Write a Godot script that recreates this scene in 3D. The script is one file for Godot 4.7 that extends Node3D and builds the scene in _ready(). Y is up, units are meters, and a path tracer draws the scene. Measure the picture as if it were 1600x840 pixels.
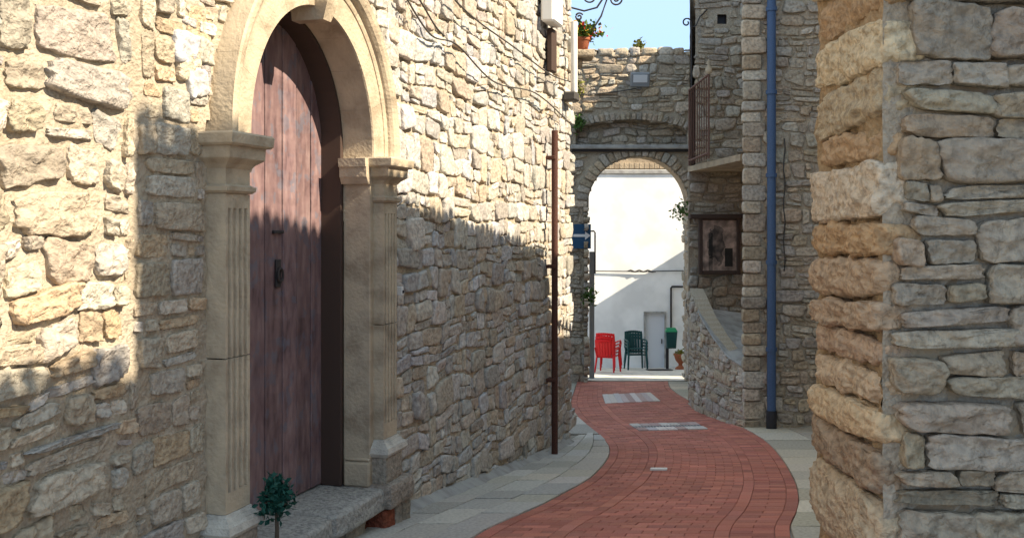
extends Node3D
# Distances are in metres. p3(x, y, d): x to the right, y above eye height, d ahead of the street's start.
const EYE := 1.9
const PX := 1700.0
var rng := RandomNumberGenerator.new()
var warp_noise := FastNoiseLite.new()
var fine_noise := FastNoiseLite.new()
var M := {}
var taken := {}
var pending := []

func p3(x: float, y: float, d: float) -> Vector3:
	return Vector3(x, y + EYE, -d)

# ---------------------------------------------------------------- mesh collector
class B:
	var v := PackedVector3Array()
	var c := PackedColorArray()
	var i := PackedInt32Array()
	var tint := Color(1, 1, 1)
	func vert(p: Vector3) -> int:
		v.append(p); c.append(tint); return v.size() - 1
	func tri(a: int, b: int, d: int):
		i.append(a); i.append(b); i.append(d)
	func quad_i(a: int, b: int, d: int, e: int):
		tri(a, b, d); tri(a, d, e)
	func quad(a: Vector3, b: Vector3, d: Vector3, e: Vector3):
		var n := v.size()
		vert(a); vert(b); vert(d); vert(e)
		quad_i(n, n + 1, n + 2, n + 3)
	func face(pts: Array):   # clockwise convex polygon
		var n := v.size()
		for p in pts: vert(p)
		for k in range(1, pts.size() - 1): tri(n, n + k, n + k + 1)
	# chamfered box
	func box(t: Transform3D, s: Vector3, ch := 0.0):
		var h := s * 0.5
		if ch <= 0.0001:
			for ax in 3:
				for sg in [-1.0, 1.0]:
					var a := Vector3.ZERO; a[ax] = sg * h[ax]
					var e1 := Vector3.ZERO; e1[(ax + 1) % 3] = h[(ax + 1) % 3]
					var e2 := Vector3.ZERO; e2[(ax + 2) % 3] = h[(ax + 2) % 3] * sg
					quad(t * (a - e1 - e2), t * (a - e1 + e2), t * (a + e1 + e2), t * (a + e1 - e2))
			return
		var q := h - Vector3.ONE * ch
		for ax in 3:
			for sg in [-1.0, 1.0]:
				var a := Vector3.ZERO; a[ax] = sg * h[ax]
				var e1 := Vector3.ZERO; e1[(ax + 1) % 3] = q[(ax + 1) % 3]
				var e2 := Vector3.ZERO; e2[(ax + 2) % 3] = q[(ax + 2) % 3] * sg
				quad(t * (a - e1 - e2), t * (a - e1 + e2), t * (a + e1 + e2), t * (a + e1 - e2))
		for ax in 3:
			var b1 := (ax + 1) % 3
			var b2 := (ax + 2) % 3
			for s1 in [-1.0, 1.0]:
				for s2 in [-1.0, 1.0]:
					var m1 := Vector3.ZERO; m1[b1] = s1 * h[b1]; m1[b2] = s2 * q[b2]
					var m2 := Vector3.ZERO; m2[b1] = s1 * q[b1]; m2[b2] = s2 * h[b2]
					var e := Vector3.ZERO; e[ax] = q[ax] * s1 * s2
					quad(t * (m1 - e), t * (m1 + e), t * (m2 + e), t * (m2 - e))
		for sx in [-1.0, 1.0]:
			for sy in [-1.0, 1.0]:
				for sz in [-1.0, 1.0]:
					var a := Vector3(sx * h.x, sy * q.y, sz * q.z)
					var b := Vector3(sx * q.x, sy * h.y, sz * q.z)
					var d := Vector3(sx * q.x, sy * q.y, sz * h.z)
					if sx * sy * sz > 0: face([t * a, t * d, t * b])
					else: face([t * a, t * b, t * d])
	# frustum: rectangle r0 (Rect2 in x,z) at y0 up to r1 at y1
	func frus(t: Transform3D, y0: float, r0: Rect2, y1: float, r1: Rect2, caps := true):
		var a := [Vector3(r0.position.x, y0, r0.position.y), Vector3(r0.end.x, y0, r0.position.y), Vector3(r0.end.x, y0, r0.end.y), Vector3(r0.position.x, y0, r0.end.y)]
		var b := [Vector3(r1.position.x, y1, r1.position.y), Vector3(r1.end.x, y1, r1.position.y), Vector3(r1.end.x, y1, r1.end.y), Vector3(r1.position.x, y1, r1.end.y)]
		for k in 4:
			var n := (k + 1) % 4
			quad(t * a[k], t * b[k], t * b[n], t * a[n])
		if caps:
			quad(t * a[0], t * a[1], t * a[2], t * a[3])
			quad(t * b[3], t * b[2], t * b[1], t * b[0])
	func tube(path: Array, r: float, n := 8, r_end := -1.0):
		var base := v.size()
		var up := Vector3(0.13, 1, 0.21)
		for k in path.size():
			var a: Vector3 = path[max(0, k - 1)]
			var b: Vector3 = path[min(path.size() - 1, k + 1)]
			var dir := (b - a).normalized()
			if absf(dir.dot(up.normalized())) > 0.95: up = Vector3(1, 0.1, 0.2)
			var x := dir.cross(up).normalized()
			var y := x.cross(dir).normalized()
			var rr := r if r_end < 0 else lerpf(r, r_end, float(k) / (path.size() - 1))
			for j in n:
				var an := TAU * j / n
				vert(path[k] + (x * cos(an) + y * sin(an)) * rr)
		for k in path.size() - 1:
			for j in n:
				var j2 := (j + 1) % n
				quad_i(base + k * n + j, base + k * n + j2, base + (k + 1) * n + j2, base + (k + 1) * n + j)
		for e in [0, path.size() - 1]:
			var m := vert(path[e])
			for j in n:
				var j2 := (j + 1) % n
				if e == 0: tri(m, base + j2, base + j)
				else: tri(m, base + e * n + j, base + e * n + j2)
	func lathe(t: Transform3D, prof: Array, n := 20):
		var base := v.size()
		for q in prof:
			for j in n:
				var an := TAU * j / n
				vert(t * Vector3(cos(an) * q.x, q.y, sin(an) * q.x))
		for k in prof.size() - 1:
			for j in n:
				var j2 := (j + 1) % n
				quad_i(base + k * n + j, base + (k + 1) * n + j, base + (k + 1) * n + j2, base + k * n + j2)
	# extruded polygon: pts in (x,y) of t, from z0 (back) to z1 (front)
	func prism(t: Transform3D, pts: PackedVector2Array, z0: float, z1: float):
		var ix := Geometry2D.triangulate_polygon(pts)
		var cw := Geometry2D.is_polygon_clockwise(pts)
		for z in [z1, z0]:
			var n := v.size()
			for p in pts: vert(t * Vector3(p.x, p.y, z))
			for k in range(0, ix.size(), 3):
				var a := pts[ix[k]]; var b := pts[ix[k + 1]]; var d := pts[ix[k + 2]]
				var ccw := (b - a).cross(d - a) > 0
				if ccw == (z == z1): tri(n + ix[k], n + ix[k + 2], n + ix[k + 1])
				else: tri(n + ix[k], n + ix[k + 1], n + ix[k + 2])
		for k in pts.size():
			var a := pts[k]; var b := pts[(k + 1) % pts.size()]
			if cw: quad(t * Vector3(a.x, a.y, z1), t * Vector3(a.x, a.y, z0), t * Vector3(b.x, b.y, z0), t * Vector3(b.x, b.y, z1))
			else: quad(t * Vector3(b.x, b.y, z1), t * Vector3(b.x, b.y, z0), t * Vector3(a.x, a.y, z0), t * Vector3(a.x, a.y, z1))
	func add(o: B, t: Transform3D):
		var n := v.size()
		v.append_array(t * o.v)
		c.append_array(o.c)
		for k in o.i: i.append(k + n)
	func mesh(m: Material, smooth := false) -> ArrayMesh:
		var n := PackedVector3Array()
		var vv := v; var cc := c; var ii := i
		if smooth:
			n.resize(v.size())
			for k in range(0, i.size(), 3):
				var fn := (v[i[k + 2]] - v[i[k]]).cross(v[i[k + 1]] - v[i[k]])
				n[i[k]] += fn; n[i[k + 1]] += fn; n[i[k + 2]] += fn
			for k in n.size(): n[k] = n[k].normalized()
		else:
			vv = PackedVector3Array(); cc = PackedColorArray(); ii = PackedInt32Array()
			vv.resize(i.size()); cc.resize(i.size()); ii.resize(i.size()); n.resize(i.size())
			for k in range(0, i.size(), 3):
				var fn := (v[i[k + 2]] - v[i[k]]).cross(v[i[k + 1]] - v[i[k]]).normalized()
				for e in 3:
					vv[k + e] = v[i[k + e]]; cc[k + e] = c[i[k + e]]; n[k + e] = fn; ii[k + e] = k + e
		var a := []
		a.resize(Mesh.ARRAY_MAX)
		a[Mesh.ARRAY_VERTEX] = vv; a[Mesh.ARRAY_NORMAL] = n; a[Mesh.ARRAY_COLOR] = cc; a[Mesh.ARRAY_INDEX] = ii
		var am := ArrayMesh.new()
		am.add_surface_from_arrays(Mesh.PRIMITIVE_TRIANGLES, a)
		am.surface_set_material(0, m)
		return am

# ---------------------------------------------------------------- nodes
func numbered(n: String) -> String:
	if not taken.has(n):
		taken[n] = 0
		return n
	taken[n] += 1
	return "%s_%03d" % [n, taken[n]]

func thing(called: String, label: String, category: String, at := Vector3.ZERO, group := "") -> Node3D:
	var o := Node3D.new()
	o.name = numbered(called)
	add_child(o)
	o.position = at
	tag(o, label, category, group)
	return o

func tag(o: Node, label: String, category: String, group := ""):
	o.set_meta("label", label)
	o.set_meta("category", category)
	if group: o.set_meta("group", group)

# mesh collected in world coordinates -> child of parent (whose transform is taken out)
func part(parent: Node3D, called: String, b: B, m: Material, smooth := false, stuff := false) -> MeshInstance3D:
	var o := MeshInstance3D.new()
	o.name = called
	var origin := parent.global_position if parent != self else Vector3.ZERO
	if origin != Vector3.ZERO:
		for k in b.v.size(): b.v[k] -= origin
	o.mesh = b.mesh(m, smooth)
	parent.add_child(o, true)
	if stuff: o.set_meta("kind", "stuff")
	return o

func setting(called: String, b: B, m: Material, smooth := false) -> MeshInstance3D:
	var o := part(self, called, b, m, smooth)
	o.set_meta("kind", "structure")
	return o

# ---------------------------------------------------------------- materials
func noise(freq: float, oct := 4, sd := 1, type := FastNoiseLite.TYPE_SIMPLEX_SMOOTH) -> FastNoiseLite:
	var n := FastNoiseLite.new()
	n.noise_type = type
	n.frequency = freq
	n.fractal_octaves = oct
	n.seed = sd
	return n

func ntex(n: FastNoiseLite, stops: Array, size := 512) -> NoiseTexture2D:
	var t := NoiseTexture2D.new()
	t.width = size; t.height = size
	t.seamless = true
	t.seamless_blend_skirt = 0.2
	t.noise = n
	t.generate_mipmaps = false
	if stops:
		var g := Gradient.new()
		var off := PackedFloat32Array(); var col := PackedColorArray()
		for s in stops:
			off.append(s[0]); col.append(s[1])
		g.offsets = off; g.colors = col
		t.color_ramp = g
	return t

func lin(r: float, g: float, b: float) -> Color:
	return Color(r, g, b).linear_to_srgb()

func grey(x: float) -> Color:
	return Color(x, x, x)

func mat(called: String, col: Color, rough: float, tex: Texture2D = null, bump: Texture2D = null, bump_cm := 0.0, size := 1.0, vcol := false) -> StandardMaterial3D:
	var m := StandardMaterial3D.new()
	m.resource_name = called
	m.albedo_color = col
	m.roughness = rough
	m.metallic_specular = 0.35
	if tex: m.albedo_texture = tex
	if bump:
		m.heightmap_enabled = true
		m.heightmap_texture = bump
		m.heightmap_scale = bump_cm
	if tex or bump:
		m.uv1_triplanar = true
		m.uv1_world_triplanar = true
		m.uv1_scale = Vector3.ONE / size
	m.vertex_color_use_as_albedo = vcol
	M[called] = m
	return m

func make_materials():
	var grain := ntex(noise(0.02, 6, 3), [[0.0, grey(0.62)], [0.38, grey(0.84)], [0.6, grey(0.95)], [1.0, Color(1.0, 0.98, 0.94)]], 1024)
	var grain_bump := ntex(noise(0.03, 6, 9), [], 1024)
	var pit := ntex(noise(0.045, 4, 5, FastNoiseLite.TYPE_CELLULAR), [], 512)
	var sand := ntex(noise(0.06, 5, 12), [[0.0, grey(0.78)], [0.5, grey(0.92)], [1.0, grey(1.0)]], 512)
	var blotch := ntex(noise(0.008, 6, 21), [[0.2, Color(0.82, 0.80, 0.77)], [0.45, Color(0.93, 0.92, 0.90)], [0.7, Color(1, 0.99, 0.96)]], 512)
	mat("stone", Color.WHITE, 0.93, grain, grain_bump, 0.9, 1.1, true)
	mat("rough_stone", Color.WHITE, 0.95, grain, grain_bump, 1.3, 0.9, true)
	mat("mortar", Color.WHITE, 0.97, sand, grain_bump, 1.0, 0.9, true)
	mat("dressed", lin(0.53, 0.45, 0.345), 0.85, blotch, grain_bump, 0.5, 1.0)
	mat("dressed_base", lin(0.60, 0.58, 0.54), 0.7, blotch, grain_bump, 0.6, 0.5)
	mat("step_stone", lin(0.42, 0.40, 0.36), 0.85, blotch, grain_bump, 1.2, 0.5)
	mat("paver", Color.WHITE, 0.72, sand, grain_bump, 0.5, 0.4, true)
	mat("bed", lin(0.40, 0.20, 0.155), 0.95, sand, grain_bump, 0.6, 0.5)
	mat("slab", Color.WHITE, 0.85, sand, grain_bump, 0.7, 1.1, true)
	mat("concrete", lin(0.36, 0.34, 0.30), 0.92, blotch, grain_bump, 0.8, 1.7)
	mat("plaster_white", lin(0.88, 0.88, 0.87), 0.9, ntex(noise(0.006, 4, 41), [[0.2, grey(0.93)], [0.7, grey(1.0)]], 512), grain_bump, 0.05, 3.0)
	mat("plaster_grey", lin(0.40, 0.40, 0.40), 0.9, blotch, grain_bump, 0.6, 1.0)
	mat("plaster_tan", lin(0.42, 0.34, 0.25), 0.95, blotch, grain_bump, 1.0, 1.5)
	mat("court", lin(0.62, 0.60, 0.56), 0.85, blotch, grain_bump, 0.4, 2.0)
	mat("plaster_cream", lin(0.62, 0.56, 0.45), 0.95, blotch, grain_bump, 0.6, 1.5)
	mat("tile", lin(0.36, 0.17, 0.09), 0.9, blotch, grain_bump, 0.6, 0.6)
	mat("terracotta", lin(0.42, 0.14, 0.07), 0.85, sand, grain_bump, 0.3, 0.5)
	mat("rust", lin(0.105, 0.045, 0.032), 0.8, grain, grain_bump, 0.4, 0.3)
	mat("iron", lin(0.045, 0.04, 0.04), 0.6)
	mat("rusty_iron", lin(0.20, 0.11, 0.085), 0.8, grain, grain_bump, 0.2, 0.2)
	mat("blue_paint", lin(0.075, 0.135, 0.26), 0.45, sand, grain_bump, 0.1, 0.6)
	mat("sign_blue", lin(0.022, 0.075, 0.15), 0.4)
	mat("sign_white", lin(0.75, 0.75, 0.75), 0.5)
	mat("black_plastic", lin(0.03, 0.03, 0.035), 0.5)
	mat("cable", lin(0.07, 0.065, 0.06), 0.7)
	mat("white_box", lin(0.72, 0.71, 0.68), 0.5)
	mat("grey_metal", lin(0.22, 0.23, 0.24), 0.5)
	mat("green_plastic", lin(0.010, 0.060, 0.062), 0.4)
	mat("bright_green", lin(0.02, 0.24, 0.10), 0.4)
	mat("red_plastic", lin(0.62, 0.012, 0.018), 0.35)
	mat("door_white", lin(0.66, 0.68, 0.72), 0.55)
	mat("wood_dark", lin(0.07, 0.045, 0.035), 0.7)
	mat("lens", lin(0.62, 0.64, 0.66), 0.15)
	mat("pane_glass", lin(0.05, 0.09, 0.10), 0.1)
	# old door: peeling red brown paint with bluish bare patches, streaks running down the boards
	var streak := noise(0.02, 5, 33)
	var patch := noise(0.006, 5, 35)
	var di := Image.create(1024, 1024, false, Image.FORMAT_RGB8)
	var cols := [Color(0.32, 0.255, 0.265), Color(0.475, 0.385, 0.39), Color(0.55, 0.455, 0.45), Color(0.64, 0.555, 0.545)]
	for y in 1024:
		for x in 1024:
			var a := clampf(0.5 + 0.55 * streak.get_noise_2d(x * 3.0, y * 0.7) + 0.3 * patch.get_noise_2d(x + 400, y), 0.0, 0.999) * 3.0
			var c: Color = cols[int(a)].lerp(cols[mini(3, int(a) + 1)], a - int(a))
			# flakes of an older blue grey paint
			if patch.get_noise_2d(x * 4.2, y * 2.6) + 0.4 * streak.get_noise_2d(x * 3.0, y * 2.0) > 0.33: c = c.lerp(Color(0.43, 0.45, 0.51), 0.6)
			di.set_pixel(x, y, c)
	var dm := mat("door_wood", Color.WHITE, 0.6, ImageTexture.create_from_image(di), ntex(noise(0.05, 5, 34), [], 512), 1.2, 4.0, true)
	# leaves
	for g in [["leaf_teal", lin(0.012, 0.075, 0.055)], ["leaf_green", lin(0.07, 0.14, 0.025)], ["leaf_yellow", lin(0.20, 0.20, 0.04)], ["petal_red", lin(0.5, 0.03, 0.02)], ["petal_yellow", lin(0.6, 0.38, 0.04)]]:
		var m := mat(g[0], g[1], 0.6, null, null, 0.0, 1.0, true)
		m.backlight_enabled = true
		m.backlight = g[1] * 0.6
	mat("bark", lin(0.09, 0.07, 0.05), 0.9)

# ---------------------------------------------------------------- ground height
var knots := [[-30.0, -0.6], [0.0, -1.55], [5.5, -1.83], [7.85, -2.04], [11.5, -2.42], [15.0, -2.63], [20.5, -2.90], [28.0, -3.60], [40.0, -4.4], [400.0, -12.0]]
func gy(d: float) -> float:
	for k in knots.size() - 1:
		if d <= knots[k + 1][0]:
			return lerpf(knots[k][1], knots[k + 1][1], (d - knots[k][0]) / (knots[k + 1][0] - knots[k][0]))
	return -12.0

# ---------------------------------------------------------------- rubble masonry
# a wall face: u runs along it, v is the height above eye level
func face_of(o: Vector3, ud: Vector3, nd: Vector3) -> Dictionary:
	return {"o": o, "u": ud, "n": nd}

func frame(f: Dictionary, u: float, v: float) -> Transform3D:
	if f.has("path"):
		var at: Array = path_at(f.path, u)
		var t: Vector3 = at[1]
		return Transform3D(Basis(t, Vector3.UP, t.cross(Vector3.UP)), at[0] + Vector3.UP * v)
	return Transform3D(Basis(f.u, Vector3.UP, f.n), f.o + f.u * u + Vector3.UP * v)

func path_at(path: Array, u: float) -> Array:
	var left := u
	for k in path.size() - 1:
		var a: Vector3 = path[k]; var b: Vector3 = path[k + 1]
		var l := a.distance_to(b)
		if left <= l or k == path.size() - 2:
			var t0 := (b - a).normalized()
			var t1: Vector3 = t0
			if k + 2 < path.size(): t1 = (path[k + 2] - b).normalized()
			return [a + t0 * left, t0.lerp(t1, clampf(left / l, 0, 1) * 0.5).normalized()]
		left -= l
	return [path[0], Vector3.RIGHT]

func wrp(p: Vector2, amt: float) -> Vector2:
	return p + Vector2(warp_noise.get_noise_2d(p.x * 100, p.y * 100), warp_noise.get_noise_2d(p.x * 100 + 999, p.y * 100)) * amt + Vector2(fine_noise.get_noise_2d(p.x * 100, p.y * 100), fine_noise.get_noise_2d(p.x * 100 + 777, p.y * 100)) * amt * 0.35

# cells of random rubble brought roughly to courses
func lay(u0: float, v0: float, u1: float, v1: float, wm: float, h0: float, h1: float, split := 0.45) -> Array:
	var cells := []
	var v := v0
	while v < v1:
		var bh := rng.randf_range(h0, h1)
		var u := u0 - rng.randf() * wm
		while u < u1:
			var w := wm * clampf(exp(rng.randfn(0, 0.38)), 0.4, 2.0)
			var r := rng.randf()
			if r < split * 0.5:
				var k := rng.randf_range(0.32, 0.68)
				cells.append([u, v, u + w, v + bh * k])
				cells.append([u, v + bh * k, u + w, v + bh])
			elif r < split:
				var k := rng.randf_range(0.35, 0.65)
				var q := rng.randf_range(0.3, 0.7)
				if rng.randf() < 0.5:
					cells.append([u, v, u + w * q, v + bh * k]); cells.append([u + w * q, v, u + w, v + bh * k])
					cells.append([u, v + bh * k, u + w, v + bh])
				else:
					cells.append([u, v, u + w, v + bh * k])
					cells.append([u, v + bh * k, u + w * q, v + bh]); cells.append([u + w * q, v + bh * k, u + w, v + bh])
			else:
				cells.append([u, v, u + w, v + bh])
			u += w
		v += bh
	return cells

func cell_hits(c: Array, hole: Callable) -> bool:
	for a in [0.0, 0.5, 1.0]:
		for b in [0.0, 0.5, 1.0]:
			if hole.call(lerpf(c[0], c[2], a), lerpf(c[1], c[3], b)): return true
	return false

func pick(pal: Array) -> Color:
	var c: Color = pal[rng.randi() % pal.size()]
	var k := rng.randf_range(0.82, 1.16)
	return Color(c.r * k * rng.randf_range(0.97, 1.03), c.g * k, c.b * k * rng.randf_range(0.95, 1.05))

# one stone: corners (wall u,v; counter-clockwise from bottom left), front face rough and domed
func stone_shape(cs: Array, st: Dictionary, col: Color, n: int, scales: Array) -> Array:
	var b := B.new()
	var mid: Vector2 = (cs[0] + cs[1] + cs[2] + cs[3]) * 0.25
	var w: float = maxf(0.02, (cs[1] - cs[0] + cs[2] - cs[3]).length() * 0.5)
	var h: float = maxf(0.02, (cs[3] - cs[0] + cs[2] - cs[1]).length() * 0.5)
	var g: float = st.joint * rng.randf_range(0.6, 1.3)
	var ix := maxf(0.55, 1.0 - g / w); var iy := maxf(0.5, 1.0 - g / h)
	var e: float = rng.randf_range(st.e0, st.e1)
	var bulge: float = st.bulge * rng.randf_range(0.5, 1.35) * clampf(minf(w, h) / 0.14, 0.45, 1.4)
	var rise: float = st.get("rise", 0.0) * rng.randf_range(-0.6, 1.0)
	var tx := rng.randf_range(-0.3, 0.3); var ty := rng.randf_range(-0.3, 0.25)
	var jit := PackedFloat32Array()
	for k in n: jit.append(1.0 + rng.randf_range(-st.ragged, st.ragged * 0.35))
	var sd := rng.randf() * 500.0
	var rough: float = st.rough
	var gf: float = st.get("gf", 170.0)
	for r in scales.size():
		var s: float = scales[r][0]
		for k in n:
			var q := 4.0 * k / n
			var side := int(q)
			var f := (q - side) * 2.0 - 1.0
			var p := Vector2.ZERO
			match side:
				0: p = Vector2(f, -1)
				1: p = Vector2(1, f)
				2: p = Vector2(-f, 1)
				_: p = Vector2(-1, -f)
			p /= pow(pow(absf(p.x), e) + pow(absf(p.y), e), 1.0 / e)
			var js := lerpf(1.0, jit[k], clampf(s * 1.2, 0, 1))
			var x := p.x * s * js * ix; var y := p.y * s * js * iy
			var uv: Vector2 = (cs[0] * (1 - x) * (1 - y) + cs[1] * (1 + x) * (1 - y) + cs[2] * (1 + x) * (1 + y) + cs[3] * (1 - x) * (1 + y)) * 0.25
			var z: float = scales[r][1] * (bulge + rise)
			if r == 0: z = -0.06
			else:
				var nz := fine_noise.get_noise_3d((uv.x + sd) * gf, (uv.y + sd) * gf * 1.4, sd)
				z += (tx * x + ty * y) * bulge * scales[r][1] + nz * rough * scales[r][1]
			var mott := 1.0 + 0.16 * fine_noise.get_noise_3d(uv.x * 220 + sd, uv.y * 260, sd)
			b.tint = Color(col.r * mott, col.g * mott, col.b * mott)
			b.vert(Vector3(uv.x - mid.x, uv.y - mid.y, z))
	var last := scales.size() - 1
	b.tint = col
	var m := b.vert(Vector3(0, 0, scales[last][1] * (bulge + rise) + rough * fine_noise.get_noise_2d(sd, sd)))
	for r in last:
		for k in n:
			var k2 := (k + 1) % n
			b.quad_i(r * n + k, (r + 1) * n + k, (r + 1) * n + k2, r * n + k2)
	for k in n: b.tri(last * n + k, m, last * n + (k + 1) % n)
	return [b, mid, w, h]

const FINE := [[1.0, 0.0], [1.0, 0.42], [0.975, 0.8], [0.90, 0.98], [0.66, 1.0], [0.34, 1.0]]
const EXTRA := [[1.0, 0.0], [1.0, 0.4], [0.985, 0.72], [0.94, 0.93], [0.84, 1.0], [0.70, 1.0], [0.54, 1.0], [0.36, 1.0], [0.18, 1.0]]
const COARSE := [[1.0, 0.0], [0.99, 0.55], [0.90, 0.97], [0.5, 1.0]]

func stones(f: Dictionary, cells: Array, st: Dictionary, hole = null, called := "stone"):
	for c in cells:
		if hole != null and cell_hits(c, hole):
			var done := false
			var W: float = c[2] - c[0]
			var Hh: float = c[3] - c[1]
			for alt in [[0.25, 0, 0, 0], [0, 0, 0.25, 0], [0, 0.25, 0, 0], [0, 0, 0, 0.25], [0.5, 0, 0, 0], [0, 0, 0.5, 0], [0, 0.5, 0, 0], [0, 0, 0, 0.5], [0.7, 0, 0, 0], [0, 0, 0.7, 0]]:
				var t := [c[0] + W * alt[0], c[1] + Hh * alt[1], c[2] - W * alt[2], c[3] - Hh * alt[3]]
				if not cell_hits(t, hole):
					c = t; done = true; break
			if not done: continue
			if c[2] - c[0] < 0.03 or c[3] - c[1] < 0.025: continue
		var cs := []
		for q in [[0, 1], [2, 1], [2, 3], [0, 3]]:
			var p := Vector2(c[q[0]], c[q[1]])
			cs.append(wrp(p, st.warp) + Vector2(rng.randf_range(-1, 1) * (c[2] - c[0]), rng.randf_range(-1, 1) * (c[3] - c[1])) * st.corner)
		stone_at(f, cs, st, called)

func stone_at(f: Dictionary, cs: Array, st: Dictionary, called := "stone", col = null):
	var mid: Vector2 = (cs[0] + cs[1] + cs[2] + cs[3]) * 0.25
	var t := frame(f, mid.x, mid.y)
	var d := -t.origin.z
	var px := 800 + PX * t.origin.x / d
	var py := 357 - PX * (t.origin.y - EYE) / d
	var w := 0.0
	if d < 0.5 or px < -420 or px > 2000 or py < -330 or py > 1150: return
	var inside := px > -60 and px < 1660 and py > -60 and py < 900
	var fine := inside and d < 14.5
	var colour: Color = col if col != null else pick(st.pal)
	var s := stone_shape(cs, st, colour, 32 if (inside and d < 5.6) else (20 if (inside and d < 9) else (16 if fine else 12)), EXTRA if (inside and d < 5.6) else (FINE if fine else COARSE))
	var cosv := absf(t.basis.z.dot((t.origin - Vector3(0, EYE, 0)).normalized()))
	var size: float = minf(s[2] * maxf(cosv, 0.2), s[3]) * PX / d
	pending.append({"b": s[0], "t": t, "px": (s[2] * s[3] * cosv * PX * PX / d / d) if inside else 0.0, "small": size < 8.0, "m": st.mat, "called": called})

# the 300 stones that show largest become parts, the rest one part
func flush(owner_: Node3D, most := 300):
	pending.sort_custom(func(a, b): return a.px > b.px)
	var rest := {}
	var n := 0
	for q in pending:
		if n < most and q.px > 0 and not q.small:
			n += 1
			var o := MeshInstance3D.new()
			o.name = q.called
			o.mesh = q.b.mesh(M[q.m], true)
			var t: Transform3D = q.t
			t.origin -= owner_.global_position
			o.transform = t
			owner_.add_child(o, true)
		else:
			if not rest.has(q.m): rest[q.m] = B.new()
			rest[q.m].add(q.b, q.t)
	for k in rest: part(owner_, "small_stones", rest[k], M[k], true, true)
	print(owner_.name, " stones ", pending.size(), " as parts ", n)
	pending.clear()

# the mortar the stones are set in: a lumpy sheet
func mortar(parent: Node3D, f: Dictionary, u0: float, v0: float, u1: float, v1: float, step: float, amp: float, pal: Array, hole = null, called := "mortar", sink := 0.01):
	var b := B.new()
	var nu := int(ceil((u1 - u0) / step)); var nv := int(ceil((v1 - v0) / step))
	for j in nv + 1:
		for i in nu + 1:
			var u := lerpf(u0, u1, float(i) / nu); var v := lerpf(v0, v1, float(j) / nv)
			var k := 0.5 + 0.5 * warp_noise.get_noise_2d(u * 170 + 50, v * 170)
			var c: Color = pal[0].lerp(pal[1], clampf(k * 1.4 - 0.2, 0, 1))
			var m := 1.0 + 0.2 * fine_noise.get_noise_2d(u * 500, v * 500)
			b.tint = Color(c.r * m, c.g * m, c.b * m)
			var z := amp * (fine_noise.get_noise_2d(u * 330 + 31, v * 330) + 0.8 * warp_noise.get_noise_2d(u * 300, v * 300)) - sink
			b.vert(frame(f, u, v) * Vector3(0, 0, z))
	for j in nv:
		for i in nu:
			if hole != null and hole.call(lerpf(u0, u1, (i + 0.5) / nu), lerpf(v0, v1, (j + 0.5) / nv)): continue
			var a := j * (nu + 1) + i
			b.quad_i(a, a + nu + 1, a + nu + 2, a + 1)
	return part(parent, called, b, M.mortar, true)

# an irregular block with rough rounded edges
func rough_block(size: Vector3, e: float, amp: float, col: Color, n := 7) -> B:
	var b := B.new()
	var sd := rng.randf() * 300
	for ax in 3:
		for sg in [-1.0, 1.0]:
			var base := b.v.size()
			for j in n + 1:
				for i in n + 1:
					var p := Vector3.ZERO
					p[ax] = sg
					p[(ax + 1) % 3] = 2.0 * i / n - 1
					p[(ax + 2) % 3] = (2.0 * j / n - 1) * sg
					p /= pow(pow(absf(p.x), e) + pow(absf(p.y), e) + pow(absf(p.z), e), 1.0 / e)
					var q := p * size * 0.5
					var nz := 1.1 * fine_noise.get_noise_3d(q.x * 90 + sd, q.y * 110, q.z * 90) + 0.8 * fine_noise.get_noise_3d(q.x * 260 + sd, q.y * 300, q.z * 260) + 0.5 * fine_noise.get_noise_3d(q.x * 700 + sd, q.y * 800, q.z * 700)
					q += (p * Vector3(1, 0.6, 1)).normalized() * nz * amp
					var m := 1.0 + 0.22 * fine_noise.get_noise_3d(q.x * 500, q.y * 500 + sd, q.z * 500)
					b.tint = Color(col.r * m, col.g * m, col.b * m)
					b.vert(q)
			for j in n:
				for i in n:
					var a := base + j * (n + 1) + i
					b.quad_i(a, a + n + 1, a + n + 2, a + 1)
	return b

func put_block(parent: Node3D, called: String, b: B, t: Transform3D, m: Material):
	var o := MeshInstance3D.new()
	o.name = called
	o.mesh = b.mesh(m, true)
	t.origin -= parent.global_position
	o.transform = t
	parent.add_child(o, true)
	return o

# leaf tufts: many small bent leaves through a volume
func leaves(n: int, inside: Callable, size: float, sd: int) -> B:
	var b := B.new()
	var r := RandomNumberGenerator.new()
	r.seed = sd
	for k in n:
		var p: Vector3 = inside.call(r)
		var dir := Vector3(r.randfn(), r.randfn() + 0.4, r.randfn()).normalized()
		var side := dir.cross(Vector3(r.randfn(), r.randfn(), r.randfn())).normalized()
		var up := side.cross(dir)
		var l := size * r.randf_range(0.6, 1.3)
		var m := r.randf_range(0.7, 1.3)
		b.tint = Color(m, m, m)
		var a := b.vert(p); var c := b.vert(p + dir * l * 0.5 + side * l * 0.28 + up * l * 0.08)
		var d := b.vert(p + dir * l); var e := b.vert(p + dir * l * 0.5 - side * l * 0.28 + up * l * 0.08)
		b.quad_i(a, c, d, e)
	return b

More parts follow.
